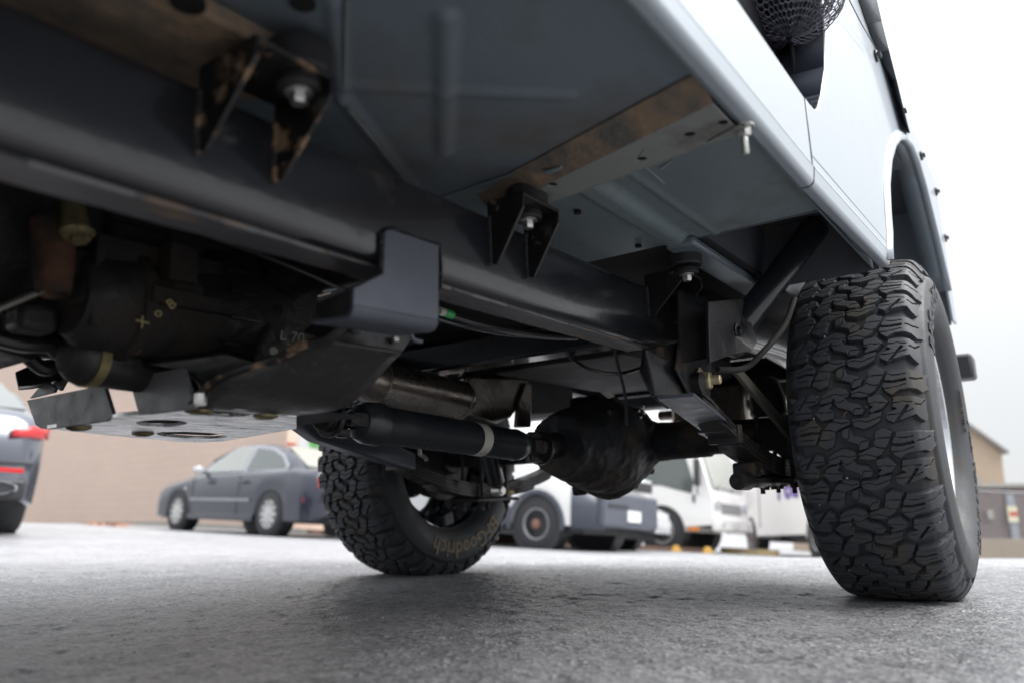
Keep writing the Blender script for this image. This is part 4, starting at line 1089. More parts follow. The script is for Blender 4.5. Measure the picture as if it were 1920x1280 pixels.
# ---------------- hoses, far shock, misc
part(G().tube([P(820, 582, 1, 0.80), P(860, 598, 1, 0.80), P(930, 615, 1, 0.80), P(1010, 628, 1, 0.82), P(1080, 632, 1, 0.82)], 0.008, 10, smooth=5), 'fuel_hose', m_wire)
part(G().tube([P(820, 598, 1, 0.80), P(880, 614, 1, 0.80), P(960, 628, 1, 0.82), P(1080, 634, 1, 0.82)], 0.004, 8, smooth=5), 'brake_line', m_tube)
hp_ = P(835, 587, 1, 0.79)
part(G().tube([P(823, 583, 1, 0.79), P(834, 586, 1, 0.79)], 0.007, 10), 'white_connector', m_wht_mark)
part(G().tube([P(834, 586, 1, 0.789), P(848, 591, 1, 0.789)], 0.0072, 10), 'green_connector', m_green)
part(G().tube([P(1150, 640, 1, 0.9), P(1160, 690, 1, 0.9), P(1172, 740, 1, 0.9), P(1175, 795, 1, 0.9)], 0.0045, 8, smooth=4), 'breather_hose', m_wire)
part(G().tube([P(1060, 660, 1, 0.95), P(1100, 690, 1, 0.95), P(1160, 700, 1, 0.95), P(1215, 685, 1, 0.9)], 0.005, 8, smooth=4), 'brake_hose', m_wire)
part(G().prism([P(1128, 735, 1, 1.0), P(1140, 730, 1, 1.0), P(1153, 742, 1, 1.0), P(1142, 746, 1, 1.0)], (0, 0.004, 0)), 'pale_tag', m_wht_mark)
for x, y in ((1196, 770), (1204, 762), (1206, 774), (1199, 782)):
    part(G().hexbolt(P(x, y, 1, 0.93), (0, -1, 0), 0.004, 0.006, washer=False), 'line_fitting', m_zinc)
g = G()
ft, fb = P(903, 800, 1, 1.50), P(930, 905, 1, 1.50)
part(G().tube([ft + (ft - fb) * 0.6, ft.lerp(fb, 0.55)], 0.026, 18), 'shock_absorber', m_tube)
part(G().tube([ft.lerp(fb, 0.5), fb], [0.029, 0.029], 18), 'shock_absorber_body', m_tube)
e_ = P(935, 919, 1, 1.49)
part(G().lathe(e_, (0, -1, 0), [(-0.02, 0.016), (0.012, 0.016), (0.013, 0.012), (0.02, 0.012)], 18), 'shock_eye', m_zinc)
part(G().tube([P(950, 921, 1, 1.5), P(960, 921, 1, 1.5)], 0.010, 12), 'shock_eye_spacer', m_goldold)
part(G().tube([P(785, 815, 1, 1.45), P(788, 850, 1, 1.45), P(796, 855, 1, 1.45), P(800, 862, 1, 1.45)], 0.0055, 8, smooth=4), 'shift_rod', m_exh)
for x, y in ((640, 782), (730, 812)):
    c = P(x, y, 1, 1.22)
    part(G().lathe(c + V(0, 0, 0.01), (0, 0, -1), [(0, 0.009), (0.02, 0.009), (0.022, 0.006)], 6), 'crossmember_bolt', m_goldold)
# long dark arm along the far side (radius arm / spring front section)
part(G().prism([P(556, 775, 1, 1.50), P(600, 770, 1, 1.50), P(680, 800, 1, 1.55), P(780, 850, 1, 1.6), P(780, 880, 1, 1.6), P(690, 855, 1, 1.55), P(600, 825, 1, 1.50), P(566, 800, 1, 1.50)], (0, 0.05, 0)), 'far_spring_hanger', m_bracket, bevel=0.006)
part(G().prism([P(975, 712, 1, 1.5), P(1068, 695, 1, 1.5), P(1080, 772, 1, 1.5), P(1000, 776, 1, 1.5)], (0, 0.06, 0)), 'gap_filler', m_dark_under, bevel=0.006)  # made-up dark block closing a bright see-through gap near the axle
# a few light gaps show between these underbody masses
part(G().bx(1.90, 2.80, 0.95, 1.50, 0.37, 0.46), 'fuel_tank', m_dark_under, bevel=0.03)
part(G().bx(0.98, 1.30, 1.45, 1.62, 0.20, 0.27), 'far_rail_bracket', m_black, bevel=0.008)
part(G().lathe((0.95, 1.50, 0.235), (1, 0, 0), [(0, 0.03), (0.35, 0.03)], 14), 'exhaust_front_pipe', m_exh)

# ---------------- wheels
TR = 0.425
def section():
    'half profile from crown to bead: (lateral mm, radius mm)'
    pts = [(0, 425), (40, 424.5), (80, 422.5), (108, 418.5), (120, 414), (128, 405), (136, 393), (144, 376), (151, 354), (156, 334), (157, 314), (152, 294), (143, 277), (132, 265), (121, 257), (115, 251)]
    P_ = np.array(pts, float); out = []
    for i in range(len(P_) - 1):
        p0 = P_[max(i - 1, 0)]; p1 = P_[i]; p2 = P_[i + 1]; p3 = P_[min(i + 2, len(P_) - 1)]
        for t in np.linspace(0, 1, 12, endpoint=False):
            out.append(0.5 * ((2 * p1) + (p2 - p0) * t + (2 * p0 - 5 * p1 + 4 * p2 - p3) * t * t + (3 * p1 - p0 - 3 * p2 + p3) * t ** 3))
    out.append(P_[-1]); out = np.array(out)
    s = np.concatenate([[0], np.cumsum(np.hypot(*np.diff(out, axis=0).T))])
    return s, out
SZ = 0.24; PITCHMM = 2 * math.pi * 425 / 20
def cv(p): 
    x, y = p
    return ((x - 0.17 * (y - 400) - 545) * SZ, (y - 150) / 515.0)
def OUT(X, y): return ((X, (y - 150) / 515.0),)
lugs = []; cuts = []
def lug(pts, ext=None):
    q = [cv(p) for p in pts]
    lugs.append(q)
def cut(pts, w=1.3, d=4.0): cuts.append(([cv(p) for p in pts], w, d))
lug([(430, 240), (490, 222), (518, 290), (600, 310), (655, 338), (642, 398), (582, 412), (565, 362), (500, 338), (430, 318)])
lug([(440, 490), (520, 486), (552, 530), (650, 553), (692, 605), (672, 638), (602, 632), (582, 602), (470, 564), (438, 522)])
lug([(760, 241), (834, 280), (814, 352), (792, 400), (762, 448), (700, 494), (640, 492), (582, 482), (570, 442), (690, 394), (700, 330), (705, 270)])
lug([(716, 500), (812, 483), (880, 548), (835, 600), (748, 626), (735, 608), (768, 582), (720, 560)])
lug([(606, 672), (730, 664), (746, 640), (834, 628), (824, 697), (768, 734), (700, 758), (620, 734), (592, 694)])
def shoulder(inner, y0, y1, X):
    q = [cv(p) for p in inner]
    ya, yb = (y0 - 150) / 515.0, (y1 - 150) / 515.0
    q2 = [(136, ya - 0.005), (150, ya + 0.03), (X, ya + 0.02), (X - 4, (ya + yb) / 2 + 0.02), (X, yb - 0.03), (150, yb + 0.05), (136, yb)]
    lugs.append(q[:2] + q2 + q[2:])
shoulder([(870, 286), (1034, 286), (1042, 446), (962, 454), (906, 494), (856, 462), (828, 412), (842, 392), (842, 350), (856, 322)], 288, 448, 172)
shoulder([(922, 516), (1090, 510), (1112, 662), (1020, 692), (935, 722), (880, 692), (872, 640), (962, 612), (920, 592)], 520, 700, 160)
cut([(560, 408), (592, 345), (665, 332)]); cut([(428, 300), (468, 326), (488, 300), (486, 230)])
cut([(600, 640), (606, 590), (694, 584)]); cut([(436, 512), (480, 528), (530, 500)])
cut([(694, 328), (770, 322), (832, 322)]); cut([(688, 380), (740, 402), (806, 404)]); cut([(576, 462), (640, 450), (700, 470), (744, 470)])
cut([(714, 555), (780, 548), (878, 560)]); cut([(594, 696), (660, 688), (720, 704), (822, 668)])
cut([(866, 325), (935, 331), (1000, 323)]); cut([(826, 378), (900, 388), (1000, 372)], 4.5, 9); cut([(848, 438), (930, 434), (1004, 410)])
cut([(1040, 362), (1105, 362), (1180, 340)], 2.6, 4)
cut([(920, 560), (1000, 556), (1070, 562)]); cut([(878, 656), (1000, 650), (1080, 622)]); cut([(1034, 592), (972, 690), (920, 772)], 4.5, 9)
cut([(1105, 578), (1165, 583), (1215, 540)], 2.6, 4)
def tyre_mesh():
    s, prof = section()
    smax = s[-1]
    st = list(np.arange(0, 124, 1.75)) + list(np.arange(124, 176, 2.2)) + list(np.arange(178, smax, 8.0)) + [smax]
    sp = np.array(st)
    S = np.concatenate([-sp[::-1], sp[1:]])           # signed arc position
    prx = np.interp(np.abs(S), s, prof[:, 0]) * np.sign(S); prr = np.interp(np.abs(S), s, prof[:, 1])
    # outward normals
    dx = np.gradient(prx); dr_ = np.gradient(prr); ln = np.hypot(dx, dr_)
    nx, nr = -dr_ / ln * 1.0, dx / ln
    NT = 76
    T = (np.arange(NT) + 0.5) / NT
    Sg, Tg = np.meshgrid(-S, T, indexing='ij')
    H = np.full(Sg.shape, -50.0)
    def sdf(poly, X, Y):
        d = np.full(X.shape, 1e9); inside = np.zeros(X.shape, bool); n = len(poly)
        for i in range(n):
            x0, y0 = poly[i]; x1, y1 = poly[(i + 1) % n]
            ex, ey = x1 - x0, y1 - y0
            t = np.clip(((X - x0) * ex + (Y - y0) * ey) / (ex * ex + ey * ey + 1e-9), 0, 1)
            d = np.minimum(d, np.hypot(X - x0 - t * ex, Y - y0 - t * ey))
            c = ((y0 > Y) != (y1 > Y)) & (X < (x1 - x0) * (Y - y0) / (y1 - y0 + 1e-12) + x0)
            inside ^= c
        return np.where(inside, d, -d)
    polys = []; cts = []
    T0 = 0.652 * 1.0
    for iq, q in enumerate(lugs):
        polys.append([(x, t * PITCHMM) for x, t in q])
        if iq > 1: polys.append([(-x, (2 * 0.328 - t) * PITCHMM) for x, t in q])
    for iq, (q, w, d) in enumerate(cuts):
        cts.append(([(x, t * PITCHMM) for x, t in q], w, d))
        if iq > 3: cts.append(([(-x, (2 * 0.328 - t) * PITCHMM) for x, t in q], w, d))
    Yg = Tg * PITCHMM
    for sh in (-2, -1, 0, 1, 2):
        for p in polys:
            pp = [(x, y + sh * PITCHMM) for x, y in p]
            ys_ = [y for _, y in pp]
            if max(ys_) < -8 or min(ys_) > PITCHMM + 8: continue
            H = np.maximum(H, sdf(pp, Sg, Yg))
    depth = np.interp(np.abs(Sg), [0, 118, 130, 150, 170, 178], [14.5, 14.5, 13.5, 10.0, 6.5, 0.0])
    h = depth * np.clip((H + 2.0) / 1.5, 0, 1)
    G2 = np.zeros(Sg.shape)
    for sh in (-2, -1, 0, 1, 2):
        for p, w, d in cts:
            pp = [(x, y + sh * PITCHMM) for x, y in p]
            ys_ = [y for _, y in pp]
            if max(ys_) < -8 or min(ys_) > PITCHMM + 8: continue
            dd_ = np.full(Sg.shape, 1e9)
            for (x0, y0), (x1, y1) in zip(pp[:-1], pp[1:]):
                ex, ey = x1 - x0, y1 - y0
                t = np.clip(((Sg - x0) * ex + (Yg - y0) * ey) / (ex * ex + ey * ey), 0, 1)
                dd_ = np.minimum(dd_, np.hypot(Sg - x0 - t * ex, Yg - y0 - t * ey))
            G2 = np.maximum(G2, d * np.clip((w * 0.5 + 0.5 - dd_) / 0.9, 0, 1))
    h = np.maximum(h - G2, np.minimum(h, 0)) 
    h = np.maximum(h, 0)
    base = h - depth                                   # 0 at lug tops
    # sidewall rings
    a_ = np.abs(Sg)
    base = base + 1.2 * np.clip(1 - np.abs(a_ - 190) / 3.0, 0, 1) + 1.0 * np.clip(1 - np.abs(a_ - 290) / 4, 0, 1)
    NS = len(S); tot = NT * 20
    ang = (np.arange(tot) + 0.5) / tot * 2 * math.pi
    B_all = np.tile(base, (1, 20))
    rad = (prr[:, None] + nr[:, None] * B_all) / 1000.0
    lat = (prx[:, None] + nx[:, None] * B_all) / 1000.0
    # weight flattens the contact patch a little: done by the wheel height, tyre is built round
    X = rad * np.cos(ang)[None]; Z = rad * np.sin(ang)[None]
    co = np.stack([X, lat, Z], -1).reshape(-1, 3)
    i = np.arange(NS * tot).reshape(NS, tot); j = np.roll(i, -1, axis=1)
    q = np.stack([i[:-1], j[:-1], j[1:], i[1:]], -1).reshape(-1, 4)
    me = bpy.data.meshes.new('tyre'); np_mesh(me, co, q)
    sm = np.repeat((np.abs(S[:-1]) > 177), tot); me.polygons.foreach_set('use_smooth', sm)
    me.materials.append(m_tyre)
    return me
me_tyre = tyre_mesh()
def ring_text(txt, size, r, lat, ang0, side, ext=0.0012, bold=0.0, shear=0):
    'letters bent round a sidewall, tops outwards; side -1 faces the near side, +1 the far side'
    vs, fs = text_mesh(txt, size, ext, shear, bold)
    out = []
    for v in vs:
        t = ang0 + side * (v.x / r)
        rr = r + v.y
        out.append((rr * math.cos(t), lat + side * (v.z + 0.0003), rr * math.sin(t)))
    return out, fs
def wheel(center, flipped=False, spare=None):
    w = bpy.data.objects.new('wheel', None); C.objects.link(w); w.parent = car
    w.location = Vector(center) - VO
    t = bpy.data.objects.new('tyre', me_tyre); C.objects.link(t); t.parent = w
    if flipped: t.rotation_euler = (0, 0, math.pi)
    return w
def rim(w, o):
    'o = -1 when the outer face looks to the near side'
    g = G()
    prof = [(-0.121, 0.266), (-0.115, 0.266), (-0.108, 0.253), (-0.085, 0.249), (-0.06, 0.215), (0.03, 0.215), (0.07, 0.244), (0.108, 0.253), (0.115, 0.266), (0.121, 0.266)]
    pi = [(0.121, 0.261), (0.112, 0.247), (0.07, 0.238), (0.03, 0.209), (-0.06, 0.209), (-0.085, 0.243), (-0.112, 0.247), (-0.121, 0.261)]
    g.lathe((0, 0, 0), (0, 1, 0), prof + pi + [prof[0]], 64)
    g.f = g.f[:-2]
    rm = g.build('rim', m_chrome, w, org=(0, 0, 0), ang=40)
    g = G()
    seg = 64; rings = [(0.03, 0.0), (0.03, 0.045), (0.025, 0.055), (0.02, 0.09), (-0.01, 0.14), (-0.02, 0.166)]
    g.lathe((0, -0.045 * -o * -1 if False else 0.045 * o, 0), (0, o, 0), [(0.02, 0.001), (0.02, 0.055), (0.0, 0.075), (0.0, 0.13), (-0.015, 0.19), (-0.02, 0.214)], 48)
    g.build('wheel_disc', m_chrome, w, org=(0, 0, 0))
    for k in range(5):
        t = 2 * math.pi * k / 5
        G().hexbolt((0.057 * math.cos(t), 0.066 * o, 0.057 * math.sin(t)), (0, o, 0), 0.010, 0.018).build('lug_nut', m_chrome, w, org=(0, 0, 0))
    G().lathe((0, -0.03 * o, 0), (0, -o, 0), [(0, 0.14), (0.05, 0.142), (0.055, 0.15), (0.062, 0.15), (0.065, 0.12), (0.09, 0.06), (0.11, 0.05)], 40).build('brake_drum', m_cast, w, org=(0, 0, 0))
WZ = 0.122
w1 = wheel((2.15, 0.345, WZ)); rim(w1, -1)
w2 = wheel((2.135, 1.945, WZ - 0.008), True); rim(w2, 1)
w3 = wheel((-0.72, 0.345, WZ - 0.0)); rim(w3, -1)
w4 = wheel((-0.72, 1.935, WZ - 0.0), True); rim(w4, 1)
def letters(w, txt, size, r, lat, a0, side, mat, bold=0.0):
    vs, fs = ring_text(txt, size, r, lat, a0, side, bold=bold)
    G().add(vs, fs).build('sidewall_lettering', mat, w, org=(0, 0, 0))
# inner sidewall of the far wheel: brand reads upside down along the bottom
letters(w2, 'BFGoodrich', 0.080, 0.322, -0.1568, R_(-80), -1, m_letter, 0.0006)
letters(w2, 'ALL-TERRAIN T/A', 0.056, 0.318, -0.1568, R_(75), -1, m_letter, 0.0004)
letters(w1, 'BFGoodrich', 0.066, 0.322, -0.1565, R_(125), -1, m_letter_dk, 0.0006)
letters(w1, 'ALL-TERRAIN T/A', 0.056, 0.322, -0.1565, R_(-35), -1, m_letter_dk, 0.0006)
letters(w1, 'LT33X10.50R15', 0.018, 0.282, -0.1505, R_(10), -1, m_letter_dk)

m_stone = M('pale_stone', (0.45, 0.42, 0.38), 0.8, var=0.3)
m_straw = M('straw', (0.35, 0.25, 0.13), 0.8)
for k in range(16):
    t = R_(random.uniform(150, 235)); l = random.uniform(-0.11, 0.11); rr = 0.4165; r0 = random.uniform(0.0015, 0.0032)
    c = V(rr * math.cos(t), l, rr * math.sin(t))
    if k < 10:
        G().lathe(c, (math.cos(t), 0.2, math.sin(t)), [(-r0, r0 * .4), (-r0 * .4, r0), (r0 * .5, r0 * .8), (r0, r0 * .3)], 6).build('tread_stone', m_stone, w1, org=(0, 0, 0))
    else:
        d = V(random.uniform(-1, 1), random.uniform(-1, 1), random.uniform(-1, 1)).normalized() * 0.012
        G().tube([c - d, c + V(random.uniform(-.003, .003), 0, 0.003), c + d], 0.0008, 5).build('straw_bit', m_straw, w1, org=(0, 0, 0))

# ---------------- rolled mesh net hanging in the door opening: a separate thing
def net():
    g = G()
    c = P(1476, 12, 1, 0.235); 
    return c
nc = P(1470, -4, 0, 1.34)
root = bpy.data.objects.new('mesh_net_bundle', None); C.objects.link(root)
root.matrix_world = Matrix.Translation(VCAM + AX * nc.x + BX * nc.y + WX * nc.z) @ Matrix((AX, BX, WX)).transposed().to_4x4()
tag(root, 'bundled black mesh net hanging out of the door opening', 'mesh net')
def hexnet(rx, ry, rz, cells, phase, wob, r=0.0012):
    bm = bmesh.new()
    nu, nv = cells
    hexes = {}
    def pt(u, v):
        th = u * 2 * math.pi; ph = (v - 0.5) * math.pi * 0.96
        k = 1 + wob * math.sin(5 * th + phase) * math.cos(3 * ph + phase) + 0.5 * wob * math.sin(11 * th - 2 * phase + 4 * ph)
        return V(rx * k * math.cos(ph) * math.cos(th), ry * k * math.cos(ph) * math.sin(th), rz * k * math.sin(ph))
    cache = {}
    def vert(i, j):
        key = (i % (nu * 2), j)
        if key not in cache:
            cache[key] = bm.verts.new(pt(key[0] / (nu * 2), (j + (0.33 if (i + j) % 2 else 0)) / nv))
        return cache[key]
    for j in range(nv):
        for i in range(nu * 2):
            a = vert(i, j); b = vert(i + 1, j)
            try: bm.edges.new((a, b))
            except ValueError: pass
            if (i + j) % 2 and j + 1 < nv:
                try: bm.edges.new((a, vert(i, j + 1)))
                except ValueError: pass
    vs = [v.co.copy() for v in bm.verts]; bm.verts.index_update()
    es = [(e.verts[0].index, e.verts[1].index) for e in bm.edges]
    bm.free()
    g = G()
    for i, j in es:
        p, q = vs[i], vs[j]
        d = (q - p); 
        if d.length < 1e-6: continue
        d.normalize(); u = d.cross(V(0.3, 0.2, 0.9)).normalized(); w = d.cross(u)
        ring = [u * r, (-0.5 * u + 0.866 * w) * r, (-0.5 * u - 0.866 * w) * r]
        g.add([p + x for x in ring] + [q + x for x in ring], [(0, 1, 4, 3), (1, 2, 5, 4), (2, 0, 3, 5)])
    return g
m_net = M('net_cord', (0.10, 0.10, 0.13), 0.45, 0, 0)
m_netin = M('net_inner_cloth', (0.022, 0.022, 0.03), 0.8, bump=1.0, bscale=900)
hexnet(0.112, 0.105, 0.084, (50, 22), 0.3, 0.05).build('outer_mesh', m_net, root, org=(0, 0, 0))
hexnet(0.085, 0.085, 0.066, (38, 18), 1.9, 0.12).build('inner_mesh', m_net, root, org=(0, 0, 0))
bmx = bmesh.new(); bmesh.ops.create_uvsphere(bmx, u_segments=40, v_segments=24, radius=1)
for v in bmx.verts:
    p = v.co; k = 1 + 0.10 * math.sin(6 * p.x + 3 * p.z) * math.cos(5 * p.y)
    v.co = V(p.x * 0.07 * k, p.y * 0.068 * k, p.z * 0.052 * k)
mex = bpy.data.meshes.new('inner_cloth'); bmx.to_mesh(mex); bmx.free()
for p in mex.polygons: p.use_smooth = True
mex.materials.append(m_netin)
ox = bpy.data.objects.new('inner_cloth', mex); C.objects.link(ox); ox.parent = root
G().tube([(-0.105, -0.02, 0.03), (-0.08, -0.04, -0.03), (-0.05, -0.07, -0.05), (-0.01, -0.095, -0.03), (0.03, -0.10, 0.02)], 0.010, 8, smooth=6, flat=0.35).build('binding_tape', M('net_tape', (0.12, 0.12, 0.15), 0.6, bump=0.8, bscale=900), root, org=(0, 0, 0))

# ================================================================= BACKGROUND
def Wd(px, py, y):
    'world point at depth y along a sight line'
    r = wray(px, py); return Vector((0, 0, CAMH)) + r * (y / r.y)
m_glass = M('car_glass', (0.10, 0.12, 0.12), 0.05, 0.0, 0.5, var=0.05, rvar=0.02)
m_glass_lt = M('pale_car_glass', (0.33, 0.35, 0.33), 0.06, 0.0, 0.5, var=0.1, rvar=0.02)
m_blk = M('black_plastic', (0.025, 0.026, 0.03), 0.5)
m_greyplast = M('grey_plastic', (0.075, 0.085, 0.11), 0.35, var=0.05)
m_bgtyre = M('road_tyre', (0.035, 0.035, 0.04), 0.7)
m_alloy = M('alloy', (0.62, 0.62, 0.62), 0.3, 0.6)
m_steelw = M('steel_wheel', (0.40, 0.40, 0.42), 0.4, 0.5)
m_hubrust = M('rusty_hub', (0.22, 0.12, 0.09), 0.7)
m_red = M('red_lamp', (0.60, 0.03, 0.035), 0.15, coat=0.5)
m_amber = M('amber_lamp', (0.75, 0.22, 0.03), 0.2, coat=0.5)
m_lamp = M('clear_lamp', (0.6, 0.62, 0.65), 0.1, 0.5, coat=0.5)
m_white = M('white_vehicle_paint', (0.88, 0.88, 0.87), 0.22, 0, 0.6, var=0.01, dirt_scale=1, rvar=0.01)
m_sedan = M('blue_grey_paint', (0.035, 0.04, 0.06), 0.22, 0.5, 0.8, var=0.02, dirt_scale=1, rvar=0.01)
m_silver = M('bright_silver_paint', (0.17, 0.18, 0.215), 0.2, 0.8, 0.8, var=0.02, dirt_scale=1, rvar=0.01)
m_platew = M('number_plate', (0.72, 0.72, 0.72), 0.4)
m_purple = M('purple_print', (0.12, 0.05, 0.36), 0.4)
m_orangep = M('orange_print', (0.85, 0.22, 0.02), 0.4)
m_grn = M('green_print', (0.14, 0.55, 0.10), 0.4)

def veh_root(name, x, y, hx, hy, label, cat):
    h = Vector((hx, hy)).normalized()
    z0 = GZ(x, y)
    f = Vector((h.x, h.y, GZ(x + h.x * 1.5, y + h.y * 1.5) - GZ(x - h.x * 1.5, y - h.y * 1.5)))
    f.z /= 3.0; f.normalize()
    l = Vector((-h.y, h.x)); lz = (GZ(x + l.x, y + l.y) - GZ(x - l.x, y - l.y)) / 2
    lv = Vector((l.x, l.y, lz)); lv = (lv - f * lv.dot(f)).normalized(); u = f.cross(lv)
    r = bpy.data.objects.new(name, None); C.objects.link(r)
    r.matrix_world = Matrix.Translation((x, y, z0)) @ Matrix((f, lv, u)).transposed().to_4x4()
    return tag(r, label, cat)
O0 = (0, 0, 0)
def bg_wheel(root, x, y, R, w, side, kind):
    W = bpy.data.objects.new('wheel', None); C.objects.link(W); W.parent = root; W.location = (x, y, R)
    s = side
    G().lathe((0, -s * w / 2, 0), (0, s, 0), [(0, R * 0.66), (0.0, R * 0.92), (0.02, R), (w - 0.02, R), (w, R * 0.92), (w, R * 0.66), (w - 0.02, R * 0.64)], 36).build('tyre', m_bgtyre, W, org=O0, ang=50)
    if kind == 'alloy':
        G().lathe((0, s * (w / 2 - 0.03), 0), (0, s, 0), [(0, R * 0.62), (0.005, R * 0.66), (0.02, R * 0.67), (0.021, R * 0.60), (0.0, R * 0.58)], 36).build('rim', m_alloy, W, org=O0)
        g = G()
        for k in range(10):
            t = 2 * math.pi * k / 10; d = V(math.cos(t), 0, math.sin(t))
            g.box(d * R * 0.34 + V(0, s * (w / 2 - 0.02), 0), (R * 0.54, 0.02, R * 0.16), (d, V(0, 1, 0), d.cross(V(0, 1, 0))))
        g.lathe((0, s * (w / 2 - 0.03), 0), (0, s, 0), [(0, R * 0.17), (0.03, R * 0.15)], 20)
        g.build('spokes', m_alloy, W, org=O0)
        G().lathe((0, s * (w / 2 - 0.05), 0), (0, s, 0), [(0, R * 0.6), (0.01, R * 0.6)], 24).build('brake', m_greyplast, W, org=O0)
    else:
        G().lathe((0, s * (w / 2 - 0.06), 0), (0, s, 0), [(0, R * 0.64), (0.055, R * 0.64), (0.056, R * 0.60), (0.01, R * 0.52), (0.03, R * 0.34), (0.035, R * 0.22)], 36).build('rim', m_steelw if kind != 'chrome' else m_alloy, W, org=O0, ang=50)
        G().lathe((0, s * (w / 2 - 0.03), 0), (0, s, 0), [(0, R * 0.21), (0.03, R * 0.20), (0.04, R * 0.12)], 20).build('hub', m_hubrust if kind == 'rusty' else m_alloy, W, org=O0)
        for k in range(8):
            t = 2 * math.pi * (k + .5) / 8
            G().lathe((R * 0.42 * math.cos(t), s * (w / 2 - 0.037), R * 0.42 * math.sin(t)), (0, s, 0), [(0, R * 0.045), (0.012, R * 0.045)], 10).build('vent', m_blk, W, org=O0)
    return W
def interp(x, tab):
    xs = [t[0] for t in tab]; return [float(np.interp(x, xs, [t[i] for t in tab])) for i in range(1, len(tab[0]))]
def body_loft(x0, x1, tab, hw, sill, wheels, AR, n=90, ends=0.35):
    'tab: (x, belt z, top z); lower body with wheel openings raised out of the sill'
    g = G(); rings = []
    for i in range(n + 1):
        x = x0 + (x1 - x0) * i / n
        belt, top = interp(x, tab)
        e = min(x - x0, x1 - x) / ends
        k = 1 - 0.22 * max(0, 1 - e) ** 2.2
        s = sill + 0.10 * max(0, 1 - e * 1.3) ** 2
        arch = 0
        for (xw, R) in wheels:
            d2 = AR * AR - (x - xw) ** 2
            if d2 > 0: arch = max(arch, R + math.sqrt(d2))
        s = max(s, arch)
        m = (s + belt) / 2
        h = hw * k
        r = [(x, -h + 0.06, s), (x, -h * 0.985, s + 0.01), (x, -h, m), (x, -h * 0.985, belt - 0.03), (x, -h * 0.93, (belt * .6 + top * .4)), (x, -h * 0.80, top), (x, -h * .4, top + 0.02), (x, 0, top + 0.025)]
        rings.append(r + [(a, -b, c) for a, b, c in r[:-1][::-1]])
    m_ = len(rings[0]); vs = [p for r in rings for p in r]
    fs = [(i * m_ + k, i * m_ + k + 1, (i + 1) * m_ + k + 1, (i + 1) * m_ + k) for i in range(n) for k in range(m_ - 1)]
    fs += [tuple(range(m_ - 1, -1, -1)), tuple(n * m_ + k for k in range(m_))]
    return g.add(vs, fs)
def green_house(xs, hw, belt, lean=0.42):
    'xs: (x, z top) outline of the glasshouse along the car'
    g = G(); rings = []
    n = 48; x0, x1 = xs[0][0], xs[-1][0]
    for i in range(n + 1):
        x = x0 + (x1 - x0) * i / n; (zt,) = interp(x, xs)
        h0 = hw * 0.93; h1 = h0 - (zt - belt) * lean
        r = [(x, -h0, belt - 0.04), (x, -h1, zt - 0.03), (x, -h1 * 0.86, zt), (x, 0, zt + 0.02)]
        rings.append(r + [(a, -b, c) for a, b, c in r[:-1][::-1]])
    m_ = len(rings[0]); vs = [p for r in rings for p in r]
    fs = [(i * m_ + k, i * m_ + k + 1, (i + 1) * m_ + k + 1, (i + 1) * m_ + k) for i in range(n) for k in range(m_ - 1)]
    fs += [tuple(range(m_ - 1, -1, -1)), tuple(n * m_ + k for k in range(m_))]
    return g.add(vs, fs)
def side_poly(pts, hw, belt, lean, side, off=0.008, t=0.004):
    f = lambda p: V(p[0], side * (hw * 0.93 - max(0, p[1] - belt) * lean + off), p[1])
    return G().prism([f(p) for p in pts], (0, side * t, 0))
